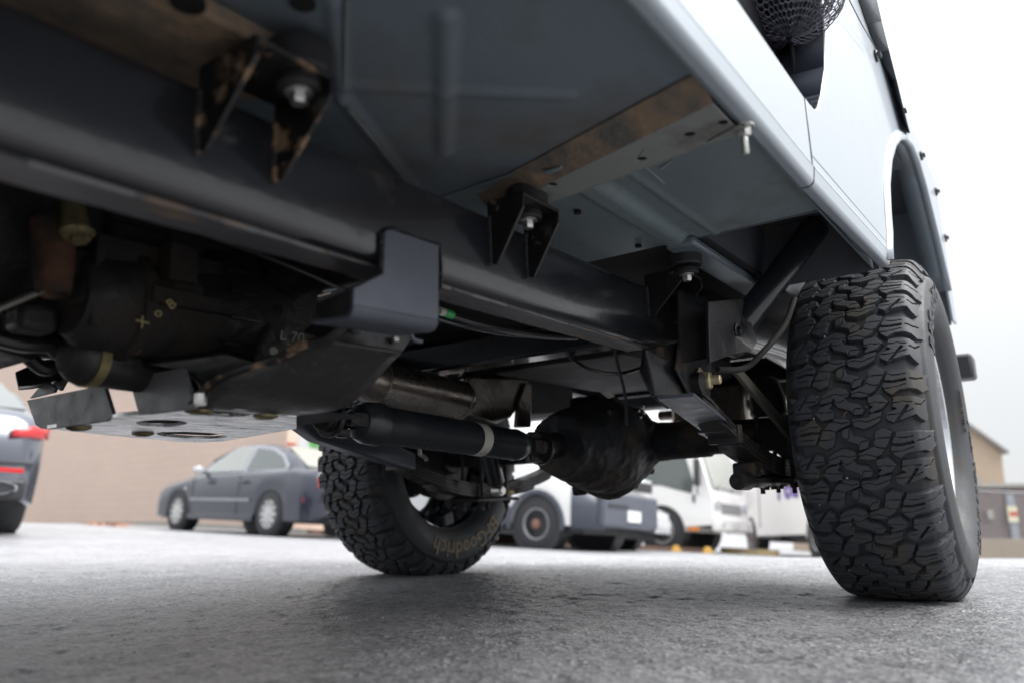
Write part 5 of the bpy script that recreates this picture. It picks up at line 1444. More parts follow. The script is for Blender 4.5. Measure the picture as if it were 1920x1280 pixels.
def sedan(x, y, hx, hy, paint, label, glass=m_glass, L=4.7, hw=0.875, extra=True):
    r = veh_root('parked_sedan', x, y, hx, hy, label, 'car')
    xf, xr = 1.40, -1.30
    tab = [(-2.35, 0.72, 0.80), (-2.2, 0.88, 0.98), (-1.75, 0.95, 1.03), (-1.2, 0.94, 1.0), (0.6, 0.90, 0.98), (1.1, 0.86, 0.95), (1.9, 0.74, 0.82), (2.25, 0.62, 0.70), (2.38, 0.52, 0.58)]
    body_loft(-2.36, 2.36, tab, hw, 0.22, [(xf, 0.30), (xr, 0.30)], 0.37).build('body', paint, r, org=O0, ang=60)
    xs = [(-1.95, 0.98), (-1.55, 1.20), (-1.1, 1.36), (-0.6, 1.435), (-0.1, 1.44), (0.25, 1.38), (0.8, 1.12), (1.12, 0.92)]
    green_house(xs, hw, 0.92, 0.42).build('roof', paint, r, org=O0, ang=60)
    bright = M('window_trim', (0.45, 0.46, 0.50), 0.25, 0.8)
    for s in (-1, 1):
        side_poly([(-1.52, 0.97), (-1.58, 1.03), (-1.30, 1.23), (-0.95, 1.345), (-0.50, 1.40), (0.02, 1.395), (0.28, 1.33), (0.62, 1.13), (0.86, 0.96)], hw, 0.92, 0.42, s, 0.004).build('window_trim', bright, r, org=O0)
        side_poly([(-1.46, 1.0), (-1.50, 1.03), (-1.25, 1.20), (-0.93, 1.31), (-0.46, 1.36), (-0.44, 0.985)], hw, 0.92, 0.42, s, 0.010).build('rear_window_pane', glass, r, org=O0)
        side_poly([(-0.34, 0.985), (-0.36, 1.365), (0.0, 1.36), (0.24, 1.30), (0.56, 1.11), (0.72, 0.98)], hw, 0.92, 0.42, s, 0.010).build('front_window_pane', glass_lt if False else m_glass_lt, r, org=O0)
        G().bx(-0.78, 0.98, s * (hw + 0.002), s * (hw + 0.018), 0.50, 0.545).build('door_moulding', M('moulding', (0.30, 0.30, 0.34), 0.4, 0.4), r, org=O0)
        G().bx(-0.9, 1.02, s * (hw - 0.01), s * (hw + 0.012), 0.20, 0.30).build('sill_skirt', paint, r, org=O0, bevel=0.02)
        for hx_ in (-0.55, 0.45):
            G().bx(hx_ - 0.11, hx_ + 0.09, s * hw, s * (hw + 0.03), 0.79, 0.82).build('door_handle', paint, r, org=O0, bevel=0.008)
        for dx in (-0.42, 0.98):
            G().bx(dx - 0.004, dx + 0.004, s * (hw - 0.004), s * (hw + 0.0015), 0.30, 0.90).build('door_gap', m_blk, r, org=O0)
        G().lathe((0.72, s * (hw + 0.09), 1.0), (1, 0, 0), [(-0.06, 0.03), (-0.05, 0.075), (0.03, 0.08), (0.07, 0.03)], 18, flat=0.75).build('mirror', M('pale_mirror', (0.55, 0.58, 0.62), 0.2, 0.3, 0.5), r, org=O0)
        G().bx(0.70, 0.76, s * (hw - 0.1), s * (hw + 0.06), 0.955, 0.98).build('mirror_arm', m_blk, r, org=O0)
        G().bx(-2.12, -1.93, s * (hw - 0.10), s * (hw - 0.012), 0.50, 0.57).build('side_marker', m_red, r, org=O0, bevel=0.008)
        G().bx(2.0, 2.14, s * (hw - 0.16), s * (hw - 0.045), 0.50, 0.55).build('turn_lamp', m_amber, r, org=O0, bevel=0.008)
        G().bx(-2.33, -2.12, s * 0.50, s * (hw - 0.12), 0.70, 0.86).build('tail_lamp', m_red, r, org=O0, bevel=0.03)
        G().bx(2.08, 2.30, s * 0.46, s * (hw - 0.14), 0.56, 0.68).build('headlight', m_lamp, r, org=O0, bevel=0.03)
        for xx in (xf, xr):
            G().lathe((xx, s * (hw - 0.16), 0.32), (0, s, 0), [(-0.1, 0.345), (0.13, 0.355)], 32).build('wheel_well', m_blk, r, org=O0)
            bg_wheel(r, xx, s * (hw - 0.10), 0.32, 0.21, s, 'alloy')
    # front and rear glass
    w = hw * 0.93
    G().prism([(0.76, -w + 0.12, 1.0 + 0.155), (0.76, w - 0.12, 1.155), (0.30, w - 0.26, 1.372), (0.30, -w + 0.26, 1.372)], (0.012, 0, 0.02)).build('windscreen', glass, r, org=O0)
    G().prism([(-1.90, -w + 0.12, 1.02), (-1.90, w - 0.12, 1.02), (-1.18, w - 0.26, 1.355), (-1.18, -w + 0.26, 1.355)], (-0.012, 0, 0.02)).build('rear_windscreen', m_glass_lt, r, org=O0)
    G().bx(-2.40, -2.34, -0.26, 0.26, 0.50, 0.62).build('number_plate', m_platew, r, org=O0)
    G().bx(-2.1, 2.1, -hw + 0.1, hw - 0.1, 0.20, 0.32).build('underbody', m_blk, r, org=O0)
    G().lathe((1.20, -hw - 0.002, 0.70), (0, -1, 0), [(0, 0.03), (0.008, 0.03)], 12).build('fender_badge', m_alloy, r, org=O0)
    G().lathe((1.20, hw + 0.002, 0.70), (0, 1, 0), [(0, 0.03), (0.008, 0.03)], 12).build('fender_badge', m_alloy, r, org=O0)
    return r
# dark sedan along the brick wall
sd = Vector((0.8, -0.6))
hd = Vector((-0.78, 0.625)).normalized()
rwheel = Vector((-3.62, 11.5)); nrm_ = Vector((-hd.y, hd.x))
pos = rwheel + hd * 1.30 - nrm_ * 0.80
sedan(pos.x, pos.y, hd.x, hd.y, m_sedan, 'blue grey four door sedan parked along the tan brick wall')

# luxury saloon at the left edge, rear corner only
def left_saloon():
    h = Vector((-0.66, 0.75)).normalized(); rt = Vector((h.y, -h.x))
    corner = Wd(72, 900, 6.7)
    pos = Vector((corner.x, corner.y)) + h * 2.30 - rt * 0.90
    r = veh_root('silver_saloon', pos.x, pos.y, h.x, h.y, 'silver saloon seen from its rear corner at the left edge, with oval exhaust tip', 'car')
    hw = 0.92
    tab = [(-2.45, 0.86, 0.92), (-2.35, 0.96, 1.05), (-2.0, 1.0, 1.10), (-1.2, 1.0, 1.06), (0.6, 0.95, 1.0), (1.2, 0.88, 0.96), (2.2, 0.72, 0.8), (2.45, 0.55, 0.62)]
    body_loft(-2.44, 2.44, tab, hw, 0.26, [(1.5, 0.34), (-1.42, 0.34)], 0.40, ends=0.42).build('body', m_silver, r, org=O0, ang=60)
    xs = [(-2.1, 1.02), (-1.5, 1.32), (-0.8, 1.46), (-0.1, 1.47), (0.4, 1.38), (1.25, 0.98)]
    green_house(xs, hw, 0.98, 0.42).build('roof', m_silver, r, org=O0, ang=60)
    w = hw * 0.93
    G().prism([(-2.05, -w + 0.14, 1.09), (-2.05, w - 0.14, 1.09), (-1.2, w - 0.28, 1.42), (-1.2, -w + 0.28, 1.42)], (-0.012, 0, 0.02)).build('rear_windscreen', m_glass, r, org=O0)
    for s in (-1, 1):
        side_poly([(-1.6, 1.05), (-1.0, 1.33), (-0.3, 1.40), (0.2, 1.36), (0.95, 1.03)], hw, 0.98, 0.42, s, 0.01).build('side_window_pane', m_glass, r, org=O0)
        q = [(-2.455, s * 0.52, 0.82), (-2.455, s * 0.50, 0.93), (-2.40, s * 0.70, 0.985), (-2.22, s * 0.90, 0.955), (-2.24, s * 0.90, 0.84), (-2.40, s * 0.74, 0.815)]
        G().grid(6, 2, lambda u, v: (-2.462 + 0.24 * u ** 2.2, s * (0.60 + 0.30 * u), 0.83 + (0.06 + 0.08 * u) * v + 0.01 * u)).build('tail_lamp', m_red, r, org=O0, thick=0.03)
        G().bx(-2.452, -2.36, s * 0.40, s * 0.74, 0.53, 0.57).build('bumper_reflector', m_red, r, org=O0, bevel=0.006)
        G().lathe((-2.42, s * 0.58, 0.40), (-1, 0, 0), [(0, 0.135), (0.045, 0.135), (0.06, 0.12), (0.035, 0.112)], 32, flat=0.46).build('exhaust_tip', m_chrome, r, org=O0)
        G().lathe((-2.42, s * 0.58, 0.40), (-1, 0, 0), [(0.02, 0.108), (0.042, 0.108)], 28, flat=0.42).build('tailpipe_hole', m_blk, r, org=O0)
        for xx in (1.5, -1.42):
            G().lathe((xx, s * (hw - 0.18), 0.34), (0, s, 0), [(-0.1, 0.375), (0.15, 0.385)], 32).build('wheel_well', m_blk, r, org=O0)
            bg_wheel(r, xx, s * (hw - 0.12), 0.35, 0.25, s, 'alloy')
    G().bx(-2.45, -2.30, -0.78, 0.78, 0.30, 0.48).build('bumper_diffuser', m_blk, r, org=O0, bevel=0.03)
    G().bx(-2.468, -2.44, -0.80, 0.80, 0.595, 0.62).build('bumper_crease', m_blk, r, org=O0, bevel=0.004)
    G().bx(-2.475, -2.42, -0.45, 0.45, 0.945, 0.975).build('chrome_strip', m_chrome, r, org=O0, bevel=0.008)
    G().bx(-2.476, -2.45, -0.26, 0.26, 0.68, 0.80).build('number_plate', m_platew, r, org=O0)
left_saloon()

# white cargo van with grey cladding
def van():
    h = Vector((0.8, -0.6)); n_ = Vector((0.6, 0.8))
    wh = Wd(1010, 985, 11.3)
    pos = Vector((wh.x, wh.y)) - h * 2.35 + n_ * 0.86
    r = veh_root('cargo_van', pos.x, pos.y, h.x, h.y, 'white cargo van with grey lower bumper and a steel wheel, parked nose right', 'van')
    hw = 0.98
    tab = [(-3.75, 0.95, 2.5), (-3.7, 1.0, 2.62), (0.9, 1.05, 2.62), (1.7, 1.1, 2.1), (2.3, 1.08, 1.35), (3.0, 1.0, 1.16), (3.3, 0.8, 0.95), (3.36, 0.6, 0.7)]
    body_loft(-3.75, 3.36, tab, hw, 0.34, [(2.35, 0.34), (-2.0, 0.34)], 0.45, n=110, ends=0.4).build('body', m_white, r, org=O0, ang=60)
    for s in (-1, 1):
        # grey cladding forward of the wheel wraps into the bumper
        g = G(); n = 26; vs = []
        for i in range(n + 1):
            x = 2.97 + (3.40 - 2.97) * i / n
            e = min(1, (3.40 - x) / 0.42); k = 1 - 0.24 * max(0, 1 - e) ** 2.2
            zt = 0.90 - 0.20 * (i / n) ** 1.2
            vs += [(x, s * (hw * k + 0.012), 0.30), (x, s * (hw * k + 0.02), 0.62), (x, s * (hw * k + 0.012), zt)]
        g.add(vs, [(i * 3 + j, (i + 1) * 3 + j, (i + 1) * 3 + j + 1, i * 3 + j + 1) for i in range(n) for j in range(2)])
        g.build('bumper_cladding', m_greyplast, r, org=O0, thick=0.01)
        G().bx(-1.5, 1.88, s * (hw - 0.01), s * (hw + 0.02), 0.34, 0.62).build('side_cladding', m_greyplast, r, org=O0, bevel=0.02)
        G().bx(0.6, 1.75, s * (hw - 0.12), s * (hw - 0.035), 1.15, 1.75).build('door_window', m_glass, r, org=O0, bevel=0.03)
        g = G()
        for i in range(13):
            t = R_(i * 15)
            d = V(math.cos(t), 0, math.sin(t))
            g.box(V(2.35, s * (hw + 0.008), 0.34) + d * 0.475, (0.06, 0.025, 0.125), (d, V(0, 1, 0), d.cross(V(0, 1, 0))))
        g.build('arch_trim', m_greyplast, r, org=O0)
        G().bx(3.05, 3.30, s * 0.55, s * 0.90, 0.92, 1.12).build('headlight', m_lamp, r, org=O0, bevel=0.04)
        G().lathe((1.9, s * (hw + 0.14), 1.45), (0, 0, 1), [(-0.16, 0.06), (0.16, 0.06)], 16).build('mirror', m_blk, r, org=O0)
        for xx in (2.35, -2.0):
            G().lathe((xx, s * (hw - 0.2), 0.34), (0, s, 0), [(-0.1, 0.43), (0.17, 0.44)], 32).build('wheel_well', m_blk, r, org=O0)
            bg_wheel(r, xx, s * (hw - 0.13), 0.355, 0.24, s, 'rusty')
    G().bx(3.30, 3.42, -0.86, 0.86, 0.34, 0.84).build('front_bumper', m_greyplast, r, org=O0, bevel=0.055, seg=4)
    G().bx(3.36, 3.40, -0.70, 0.70, 0.90, 1.05).build('grille', m_blk, r, org=O0, bevel=0.02)
    G().bx(3.415, 3.43, -0.72, -0.15, 0.62, 0.67).build('bumper_slot', m_blk, r, org=O0)
    G().bx(3.42, 3.445, -0.18, 0.22, 0.44, 0.60).build('number_plate', m_platew, r, org=O0)
    G().bx(-3.2, 3.1, -hw + 0.12, hw - 0.12, 0.24, 0.38).build('underbody', m_blk, r, org=O0)
    G().prism([(-3.45, -hw - 0.012, 2.30), (-3.20, -hw - 0.012, 2.30), (-2.72, -hw - 0.012, 1.62), (-2.97, -hw - 0.012, 1.62)], (0, -0.003, 0)).build('green_stripe', m_grn, r, org=O0)
    G().bx(-3.755, -3.70, -0.97, -0.80, 1.35, 1.75).build('tail_lamp', m_red, r, org=O0)
van()
# bright silver car behind the van
h = Vector((0.8, -0.6)); n_ = Vector((0.6, 0.8)); nose = Wd(1212, 980, 13.2)
pos = Vector((nose.x, nose.y)) - h * 2.36 + n_ * 0.25
sedan(pos.x, pos.y, h.x, h.y, M('pale_silver_paint', (0.62, 0.64, 0.66), 0.22, 0.3, 0.8, var=0.02, dirt_scale=1, rvar=0.01), 'bright silver car with only its nose showing between the white van and truck')

# white cab-over box truck
def truck():
    h = Vector((0.8, -0.6)); n_ = Vector((0.6, 0.8))
    wh = Wd(1241, 1000, 16.0)
    pos = Vector((wh.x, wh.y)) - h * 2.3 + n_ * 0.95
    r = veh_root('box_truck', pos.x, pos.y, h.x, h.y, 'white cab-over box truck with dark door window and amber side marker', 'truck')
    hw = 1.0
    xf = 2.3; ar = 0.52
    arc = [(xf + ar * math.cos(R_(t)), 0.40 + ar * math.sin(R_(t))) for t in range(0, 181, 12)]
    prof = [(3.42, 0.55), (3.42, 1.02), (3.36, 1.25), (3.02, 2.30), (2.80, 2.36), (1.62, 2.36), (1.62, 0.55), (xf - ar, 0.50)] + arc[::-1] + [(xf + ar, 0.50)]
    G().prism([(x, -hw, z) for x, z in prof], (0, 2 * hw, 0)).build('cab', m_white, r, org=O0, bevel=0.05, seg=3)
    G().bx(-3.3, 1.50, -1.12, 1.12, 0.95, 3.2).build('cargo_box', m_white, r, org=O0, bevel=0.02)
    G().bx(-3.2, 3.2, -0.45, 0.45, 0.5, 0.8).build('chassis', m_blk, r, org=O0)
    for s in (-1, 1):
        win = [(1.86, 1.34), (1.86, 2.12), (2.78, 2.12), (3.02, 1.40), (2.98, 1.16), (2.62, 1.24), (2.3, 1.32)]
        G().prism([(x, s * (hw + 0.002), z) for x, z in win], (0, s * 0.01, 0)).build('door_window', m_glass, r, org=O0)
        G().bx(1.92, 1.99, s * hw, s * (hw + 0.03), 0.98, 1.16).build('door_handle', m_blk, r, org=O0, bevel=0.01)
        G().bx(3.0, 3.05, s * hw, s * (hw + 0.03), 0.98, 1.14).build('lamp_bracket', m_blk, r, org=O0, bevel=0.01)
        G().bx(2.90, 3.14, s * (hw - 0.02), s * (hw + 0.03), 0.42, 0.49).build('side_marker', m_amber, r, org=O0, bevel=0.01)
        G().bx(3.37, 3.46, s * 0.62, s * 0.92, 0.86, 1.06).build('headlight', m_lamp, r, org=O0, bevel=0.04)
        G().bx(3.12, 3.2, s * (hw + 0.05), s * (hw + 0.25), 1.30, 1.85).build('mirror', m_blk, r, org=O0, bevel=0.03)
        G().tube([(3.1, s * hw, 1.15), (3.16, s * (hw + 0.15), 1.2), (3.16, s * (hw + 0.15), 1.9), (3.0, s * hw, 2.1)], 0.015, 8).build('mirror_arm', m_blk, r, org=O0)
        G().lathe((xf, s * (hw - 0.26), 0.42), (0, s, 0), [(-0.1, 0.50), (0.24, 0.51)], 32).build('wheel_well', m_blk, r, org=O0)
        bg_wheel(r, xf, s * (hw - 0.13), 0.41, 0.24, s, 'chrome')
        bg_wheel(r, -1.6, s * (hw - 0.13), 0.41, 0.40, s, 'chrome')
    G().prism([(3.375, -0.86, 1.30), (3.375, 0.86, 1.30), (3.055, 0.82, 2.22), (3.055, -0.82, 2.22)], (0.012, 0, 0.004)).build('windscreen', m_glass_lt, r, org=O0)
    G().tube([(3.40, -0.7, 1.26), (3.30, -0.2, 1.50)], 0.012, 6).build('wiper', m_blk, r, org=O0)
    G().tube([(3.40, 0.1, 1.26), (3.30, 0.5, 1.50)], 0.012, 6).build('wiper', m_blk, r, org=O0)
    for k in range(4):
        G().bx(3.40, 3.435, -0.55, 0.55, 0.80 + k * 0.055, 0.825 + k * 0.055).build('grille_bar', m_greyplast, r, org=O0)
    G().bx(3.38, 3.52, -1.0, 1.0, 0.42, 0.72).build('front_bumper', m_white, r, org=O0, bevel=0.05)
    for s in (-0.7, 0.7):
        G().lathe((3.52, s, 0.56), (1, 0, 0), [(0, 0.06), (0.012, 0.06)], 16).build('fog_lamp', m_lamp, r, org=O0)
    G().bx(3.523, 3.535, -0.2, 0.2, 0.5, 0.63).build('number_plate', m_platew, r, org=O0)
truck()
# white step van further back, seen along its left side
def step_van():
    r = veh_root('step_van', 6.98, 17.4, 0.02, 1, 'white delivery step van with purple and orange lettering beyond the truck', 'van')
    hw = 1.05
    ar = 0.50
    arch = lambda xc: [(xc + ar * math.cos(R_(t)), 0.38 + ar * math.sin(R_(t))) for t in range(180, -1, -15)]
    prof = [(-3.7, 0.62), (-2.4 - ar, 0.62)] + arch(-2.4) + [(-2.4 + ar, 0.45), (1.9 - ar, 0.42)] + arch(1.9) + [(1.9 + ar, 0.42), (3.3, 0.42), (3.4, 1.2), (3.1, 1.6), (2.6, 2.7), (2.4, 2.95), (-3.7, 2.95)]
    G().prism([(x, -hw, z) for x, z in prof], (0, 2 * hw, 0)).build('body', m_white, r, org=O0, bevel=0.04)
    for s in (-1, 1):
        for xx in (1.9, -2.4):
            G().lathe((xx, s * (hw - 0.22), 0.40), (0, s, 0), [(-0.1, 0.47), (0.19, 0.48)], 28).build('wheel_well', m_blk, r, org=O0)
            bg_wheel(r, xx, s * (hw - 0.14), 0.39, 0.25, s, 'rusty')
        G().tube([(3.0, s * hw, 1.0), (3.05, s * (hw + 0.18), 1.02), (3.05, s * (hw + 0.20), 1.1)], 0.015, 8).build('mirror_arm', m_blk, r, org=O0)
        G().lathe((3.05, s * (hw + 0.24), 1.35), (-1, 0, 0), [(0, 0.17), (0.03, 0.18), (0.05, 0.16)], 24, flat=1.3).build('mirror', m_blk, r, org=O0)
        G().lathe((2.995, s * (hw + 0.24), 1.35), (-1, 0, 0), [(0, 0.15), (0.008, 0.15)], 24, flat=1.3).build('mirror_glass', m_lamp, r, org=O0)
        G().bx(1.1, 1.12, s * hw, s * (hw + 0.012), 0.6, 2.7).build('door_seam', m_greyplast, r, org=O0)
        G().bx(-3.2, -3.0, s * hw, s * (hw + 0.01), 0.75, 0.83).build('side_marker', m_greyplast, r, org=O0)
    G().bx(-3.2, 3.0, -0.5, 0.5, 0.3, 0.6).build('chassis', m_blk, r, org=O0)
    G().bx(-3.9, -3.68, -0.98, 0.98, 0.40, 0.52).build('step_bumper', m_blk, r, org=O0)
    for txt, x, mt in (('Fed', -0.95, m_purple), ('Ex', -2.45, m_orangep)):
        vs, fs = text_mesh(txt, 0.95, 0.004, 0, 0.02)
        G().add([(x - v.x, hw + 0.012 + v.z, 1.50 + v.y) for v in vs], fs).build('lettering', mt, r, org=O0)
step_van()

# wheel chocks and a yellow kerb by the truck
for i, (px, py, dy, lab) in enumerate(((1268, 1026, 15.3, 'yellow wheel chock between the front tyres of the white truck'), (1327, 1024, 15.1, 'yellow wheel chock at the nose of the white truck'))):
    p = Wd(px, py, dy)
    g = G().prism([(-0.10, -0.07, 0), (0.10, -0.07, 0), (0.03, -0.07, 0.12), (-0.05, -0.07, 0.12)], (0, 0.14, 0))
    o = g.build('wheel_chock', M('yellow_plastic', (0.75, 0.45, 0.10), 0.45), bevel=0.01)
    o.location = (p.x, p.y, GZ(p.x, p.y)); tag(o, lab, 'wheel chock', 'yellow wheel chocks by the truck')
# kerbed island in front of the step van
def strip(name, pts, w, h, mat, label=None, kind=None, cat=None, lift=0.0):
    g = G()
    for (x0, y0), (x1, y1) in zip(pts[:-1], pts[1:]):
        n = max(1, int(math.hypot(x1 - x0, y1 - y0) / 0.5))
        d = Vector((x1 - x0, y1 - y0)).normalized(); q = Vector((-d.y, d.x)) * w / 2
        for i in range(n):
            a = Vector((x0, y0)).lerp(Vector((x1, y1)), i / n); b = Vector((x0, y0)).lerp(Vector((x1, y1)), (i + 1) / n)
            c = [a - q, b - q, b + q, a + q]
            bot = [V(p.x, p.y, GZ(p.x, p.y) - (0.05 if h > 0.01 else -0.003)) for p in c]
            tp_ = [V(p.x, p.y, GZ(p.x, p.y) + h + lift) for p in c]
            g.add(bot + tp_, [(0, 3, 2, 1), (4, 5, 6, 7), (0, 1, 5, 4), (1, 2, 6, 5), (2, 3, 7, 6), (3, 0, 4, 7)])
    o = g.build(name, mat)
    tag(o, label, cat, None, kind); return o
m_yel = M('worn_yellow_paint', (0.62, 0.48, 0.24), 0.6, dirt=(0.4, 0.38, 0.35), dirt_lo=0.5, dirt_hi=0.62, dirt_scale=6)
m_line = M('worn_white_paint', (0.75, 0.75, 0.74), 0.6, dirt=(0.25, 0.25, 0.25), dirt_lo=0.55, dirt_hi=0.65, dirt_scale=8)
m_conc = M('kerb_concrete', (0.36, 0.35, 0.33), 0.8, bump=0.6, dirt=(0.25, 0.24, 0.22), dirt_lo=0.5, dirt_hi=0.7)
m_bark = M('bark_mulch', (0.20, 0.13, 0.10), 0.9, var=0.4, dirt_scale=20, bump=1, bscale=40)
strip('yellow_kerb', [(4.6, 16.9), (5.4, 15.8)], 0.16, 0.12, m_yel, 'yellow painted kerb beside the truck', 'structure')
strip('kerb', [(-14.0, 23.6), (-4.4, 16.4)], 0.18, 0.10, m_conc, 'pale kerb at the foot of the brick wall', 'structure')
strip('planting_bed', [(-13.5, 23.9), (-4.0, 16.75), (4.0, 14.6 + 1.5)], 0.9, 0.09, m_bark, 'bark strip along the wall', 'structure')
# parking bay line on the left
a_ = Wd(-60, 986, 1); 
def Wg(px, py):
    r = wray(px, py); t = 1.0
    for _ in range(60):
        p = Vector((0, 0, CAMH)) + r * t; dz = p.z - GZ(p.x, p.y); t -= dz / r.z * 0.7 if abs(r.z) > 1e-6 else 0
        t = max(t, 1e-4)
    return Vector((0, 0, CAMH)) + r * t
strip('bay_line', [(-9.5, 12.6), (-4.3, 9.4)], 0.12, 0.0, m_line, 'white painted parking bay line', 'structure', lift=0.006)
strip('bay_line', [(-9.0, 15.5), (-5.6, 13.6)], 0.12, 0.0, m_line, 'white painted parking bay line near the wall', 'structure', lift=0.006)
# fallen leaves
g = G()
for i in range(60):
    x = -7.0 + random.gauss(0, 0.22); y = 13.3 + random.gauss(0, 0.12); z = GZ(x, y) + 0.01 + random.random() * 0.05
    t = random.uniform(0, 6.28); s = random.uniform(0.03, 0.06)
    g.add([(x + s * math.cos(t + k) * m, y + s * math.sin(t + k) * m, z + random.uniform(-.01, .02)) for k, m in ((0, 1.4), (1.2, .7), (3.14, 1.0), (4.8, .7))], [(0, 1, 2, 3)])
tag(g.build('fallen_leaves', M('orange_leaf', (0.50, 0.17, 0.05), 0.7, var=0.5, dirt_scale=30)), 'small heap of orange fallen leaves on the lot before the wall', kind='stuff')
g = G()
for i in range(26):
    x = random.uniform(-1.4, 2.0); y = random.uniform(1.2, 4.0); z = GZ(x, y) + 0.003
    t = random.uniform(0, 6.28); s = random.uniform(0.004, 0.008)
    g.add([(x + s * math.cos(t + k) * m, y + s * math.sin(t + k) * m, z + random.uniform(0, .004)) for k, m in ((0, 1.4), (1.2, .7), (3.14, 1.0), (4.8, .7))], [(0, 1, 2, 3)])
tag(g.build('leaf_crumbs', M('tan_leaf', (0.40, 0.20, 0.10), 0.7, var=0.4)), 'tiny tan leaf crumbs on the asphalt', kind='stuff')

# ---------------- brick building on the left
def brick_mat(name, c1, c2, mortar, sx, sy):
    m, nt, b = new_mat(name)
    N = nt.nodes.new; L = nt.links.new
    tc = N('ShaderNodeTexCoord'); 
    bt = N('ShaderNodeTexBrick'); bt.inputs['Scale'].default_value = 1.0
    bt.inputs['Color1'].default_value = c1 + (1,); bt.inputs['Color2'].default_value = c2 + (1,); bt.inputs['Mortar'].default_value = mortar + (1,)
    bt.inputs['Brick Width'].default_value = sx; bt.inputs['Row Height'].default_value = sy
    bt.inputs['Mortar Size'].default_value = 0.012; bt.inputs['Bias'].default_value = 0.0
    L(tc.outputs['UV'], bt.inputs['Vector'])
    nz = N('ShaderNodeTexNoise'); nz.inputs['Scale'].default_value = 0.4; nz.inputs['Detail'].default_value = 3
    L(tc.outputs['UV'], nz.inputs['Vector'])
    mr_ = N('ShaderNodeMapRange'); mr_.inputs['To Min'].default_value = 0.92; mr_.inputs['To Max'].default_value = 1.06; L(nz.outputs[0], mr_.inputs['Value'])
    mx = N('ShaderNodeMix'); mx.data_type = 'RGBA'; mx.blend_type = 'MULTIPLY'; mx.inputs[0].default_value = 1
    L(bt.outputs['Color'], mx.inputs[6]); L(mr_.outputs[0], mx.inputs[7]); L(mx.outputs[2], b.inputs['Base Color'])
    bp = N('ShaderNodeBump'); bp.inputs['Strength'].default_value = 0.6; bp.inputs['Distance'].default_value = 0.01; bp.invert = True
    L(bt.outputs['Fac'], bp.inputs['Height']); L(bp.outputs[0], b.inputs['Normal'])
    b.inputs['Roughness'].default_value = 0.85
    return m
def wall_quad(g_uv, p, q, z0, z1, name, mat, parent):
    me = bpy.data.meshes.new(name)
    d = (Vector(q) - Vector(p)); ln = d.length
    me.from_pydata([(p[0], p[1], z0), (q[0], q[1], z0), (q[0], q[1], z1), (p[0], p[1], z1)], [], [(0, 1, 2, 3)])
    uv = me.uv_layers.new(name='UV')
    for i, c in enumerate(((0, 0), (ln, 0), (ln, z1 - z0), (0, z1 - z0))): uv.data[i].uv = c
    me.materials.append(mat)
    o = bpy.data.objects.new(name, me); C.objects.link(o); o.parent = parent
    return o
m_brick = brick_mat('tan_brick', (0.61, 0.475, 0.40), (0.585, 0.455, 0.385), (0.55, 0.43, 0.36), 0.40, 0.20)
bl = empty('brick_building', (0, 0, 0), 0, 'long tan brick building wall behind the parked sedan', 'building')
d_ = Vector((0.8, -0.6)); e_ = Vector((-5.05, 16.8)); s_ = e_ - d_ * 34; bk = Vector((0.6, 0.8)) * 12
wall_quad(None, (s_.x, s_.y), (e_.x, e_.y), -1.0, 6.0, 'wall', m_brick, bl)
wall_quad(None, (e_.x, e_.y), (e_.x + bk.x, e_.y + bk.y), -1.0, 6.0, 'wall', m_brick, bl)
wall_quad(None, (s_.x + bk.x, s_.y + bk.y), (s_.x, s_.y), -1.0, 6.0, 'wall', m_brick, bl)
wall_quad(None, (e_.x + bk.x, e_.y + bk.y), (s_.x + bk.x, s_.y + bk.y), -1.0, 6.0, 'wall', m_brick, bl)
g = G().prism([(s_.x, s_.y, 6.0), (e_.x, e_.y, 6.0), (e_.x + bk.x, e_.y + bk.y, 6.0), (s_.x + bk.x, s_.y + bk.y, 6.0)], (0, 0, 0.2))
g.build('roof', m_conc, bl, org=O0)

# ---------------- buildings and chain-link fence at the right edge
m_tan = M('tan_cladding', (0.42, 0.33, 0.25), 0.8, var=0.06)
gb = empty('tan_building', (0, 0, 0), 0, 'tan gabled building showing beyond the brown brick one', 'building')
p0, p1, p2, p3, p4 = [Wd(x, y, 34) for x, y in ((1700, 1000), (1700, 720), (1833, 812), (1878, 848), (1893, 1000))]
z_ = -1.6
G().prism([(p0.x, 34, z_), (p4.x, 34, z_), (p3.x, 34, p3.z), (p2.x, 34, p2.z), (p1.x, 34, p1.z)], (0, 14, 0)).build('wall', m_tan, gb, org=O0)
G().prism([(p1.x, 33.7, p1.z), (p3.x + 0.15, 33.7, p3.z - 0.06), (p3.x + 0.15, 33.7, p3.z + 0.08), (p1.x, 33.7, p1.z + 0.15)], (0, 14.6, 0)).build('roof', M('grey_roof', (0.3, 0.29, 0.28), 0.7), gb, org=O0)
G().bx(p2.x - 0.6, p2.x - 0.2, 33.96, 34.0, 0.9, 2.2).build('downpipe', m_conc, gb, org=O0)
m_brn = brick_mat('brown_brick', (0.16, 0.125, 0.12), (0.20, 0.155, 0.15), (0.22, 0.20, 0.20), 0.3, 0.1)
bb = empty('brown_building', (0, 0, 0), 0, 'low dark brown brick building behind the chain-link fence', 'building')
q0, q1 = Wd(1780, 912, 25), Wd(2150, 912, 25)
for p, q in (((q0.x, 25), (q1.x, 25)), ((q1.x, 25), (q1.x, 32)), ((q1.x, 32), (q0.x, 32)), ((q0.x, 32), (q0.x, 25))):
    wall_quad(None, p, q, -1.6, q0.z, 'wall', m_brn, bb)
G().bx(q0.x - .1, q1.x + .1, 24.9, 32.1, q0.z, q0.z + 0.12).build('roof', m_conc, bb, org=O0)
dl_, dr2 = Wd(1884, 920, 24.95), Wd(1916, 1040, 24.95)
G().bx(dl_.x, dr2.x, 24.9, 24.98, -1.0, dl_.z - 0.1).build('door', M('grey_door', (0.30, 0.32, 0.36), 0.5), bb, org=O0)
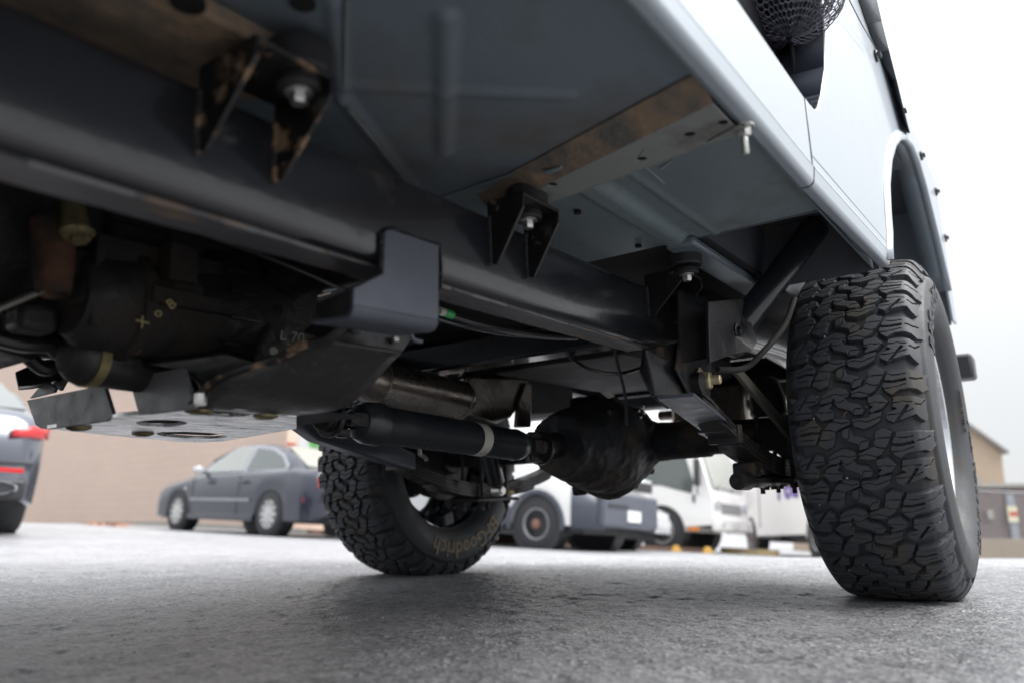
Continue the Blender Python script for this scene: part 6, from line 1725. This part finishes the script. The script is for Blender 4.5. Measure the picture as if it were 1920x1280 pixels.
na, nb_ = Wd(1887, 948, 24.88), Wd(1910, 978, 24.88)
G().bx(na.x, nb_.x, 24.86, 24.88, nb_.z, na.z).build('notice', M('white_notice', (0.72, 0.68, 0.5), 0.6), bb, org=O0)
na2 = Wd(1893, 957, 24.84)
G().bx(na2.x, na2.x + 0.26, 24.85, 24.859, na2.z - 0.16, na2.z - 0.02).build('notice_print', M('red_print', (0.55, 0.1, 0.05), 0.6), bb, org=O0)
G().bx(Wd(1852, 962, 24.9).x, Wd(1862, 962, 24.9).x, 24.88, 24.99, Wd(1852, 972, 24.9).z, Wd(1852, 955, 24.9).z).build('wall_box', m_conc, bb, org=O0)
fr = empty('chain_link_fence', (0, 0, 0), 0, 'chain-link fence on thin posts before the brown building', 'fence')
f0, f1, fy = 11.2, 21.0, 20.0
m_galv = M('galvanised_wire', (0.28, 0.29, 0.31), 0.5, 0.5)
x = f0
while x <= f1 + 0.01:
    gzv = GZ(x, fy)
    G().tube([(x, fy, gzv - 0.1), (x, fy, gzv + 1.9)], 0.025, 8).build('fence_post', m_galv, fr, org=O0)
    x += 2.45
for zz in (0.05, 1.85):
    G().tube([(f0, fy, GZ(f0, fy) + zz), (f1, fy, GZ(f1, fy) + zz)], 0.016, 6).build('fence_rail', m_galv, fr, org=O0)
g = G(); stp = 0.09
kx = f0
while kx < f1:
    for sgn in (-1, 1):
        zt = 1.83; xa, xb = kx, kx + sgn * zt
        xb = min(max(xb, f0), f1); L_ = abs(xb - xa)
        za, zb = GZ(xa, fy) + 0.03, GZ(xb, fy) + 0.03 + L_
        w = 0.0035
        g.add([(xa - w, fy, za), (xa + w, fy, za), (xb + w, fy, zb), (xb - w, fy, zb), (xa, fy + 0.005, za), (xb, fy + 0.005, zb)], [(0, 1, 2, 3), (1, 4, 5, 2), (4, 0, 3, 5)])
    kx += stp
o = g.build('wire_mesh', m_galv, fr, org=O0); o['kind'] = 'stuff'
# low concrete wall behind the fence
lw = G().bx(11.0, 22.0, 22.4, 22.7, -1.3, -0.28).build('low_block_wall', M('sandy_block', (0.30, 0.25, 0.19), 0.85, bump=0.5))
tag(lw, 'low sandy block wall between the fence and the brown building', 'wall')
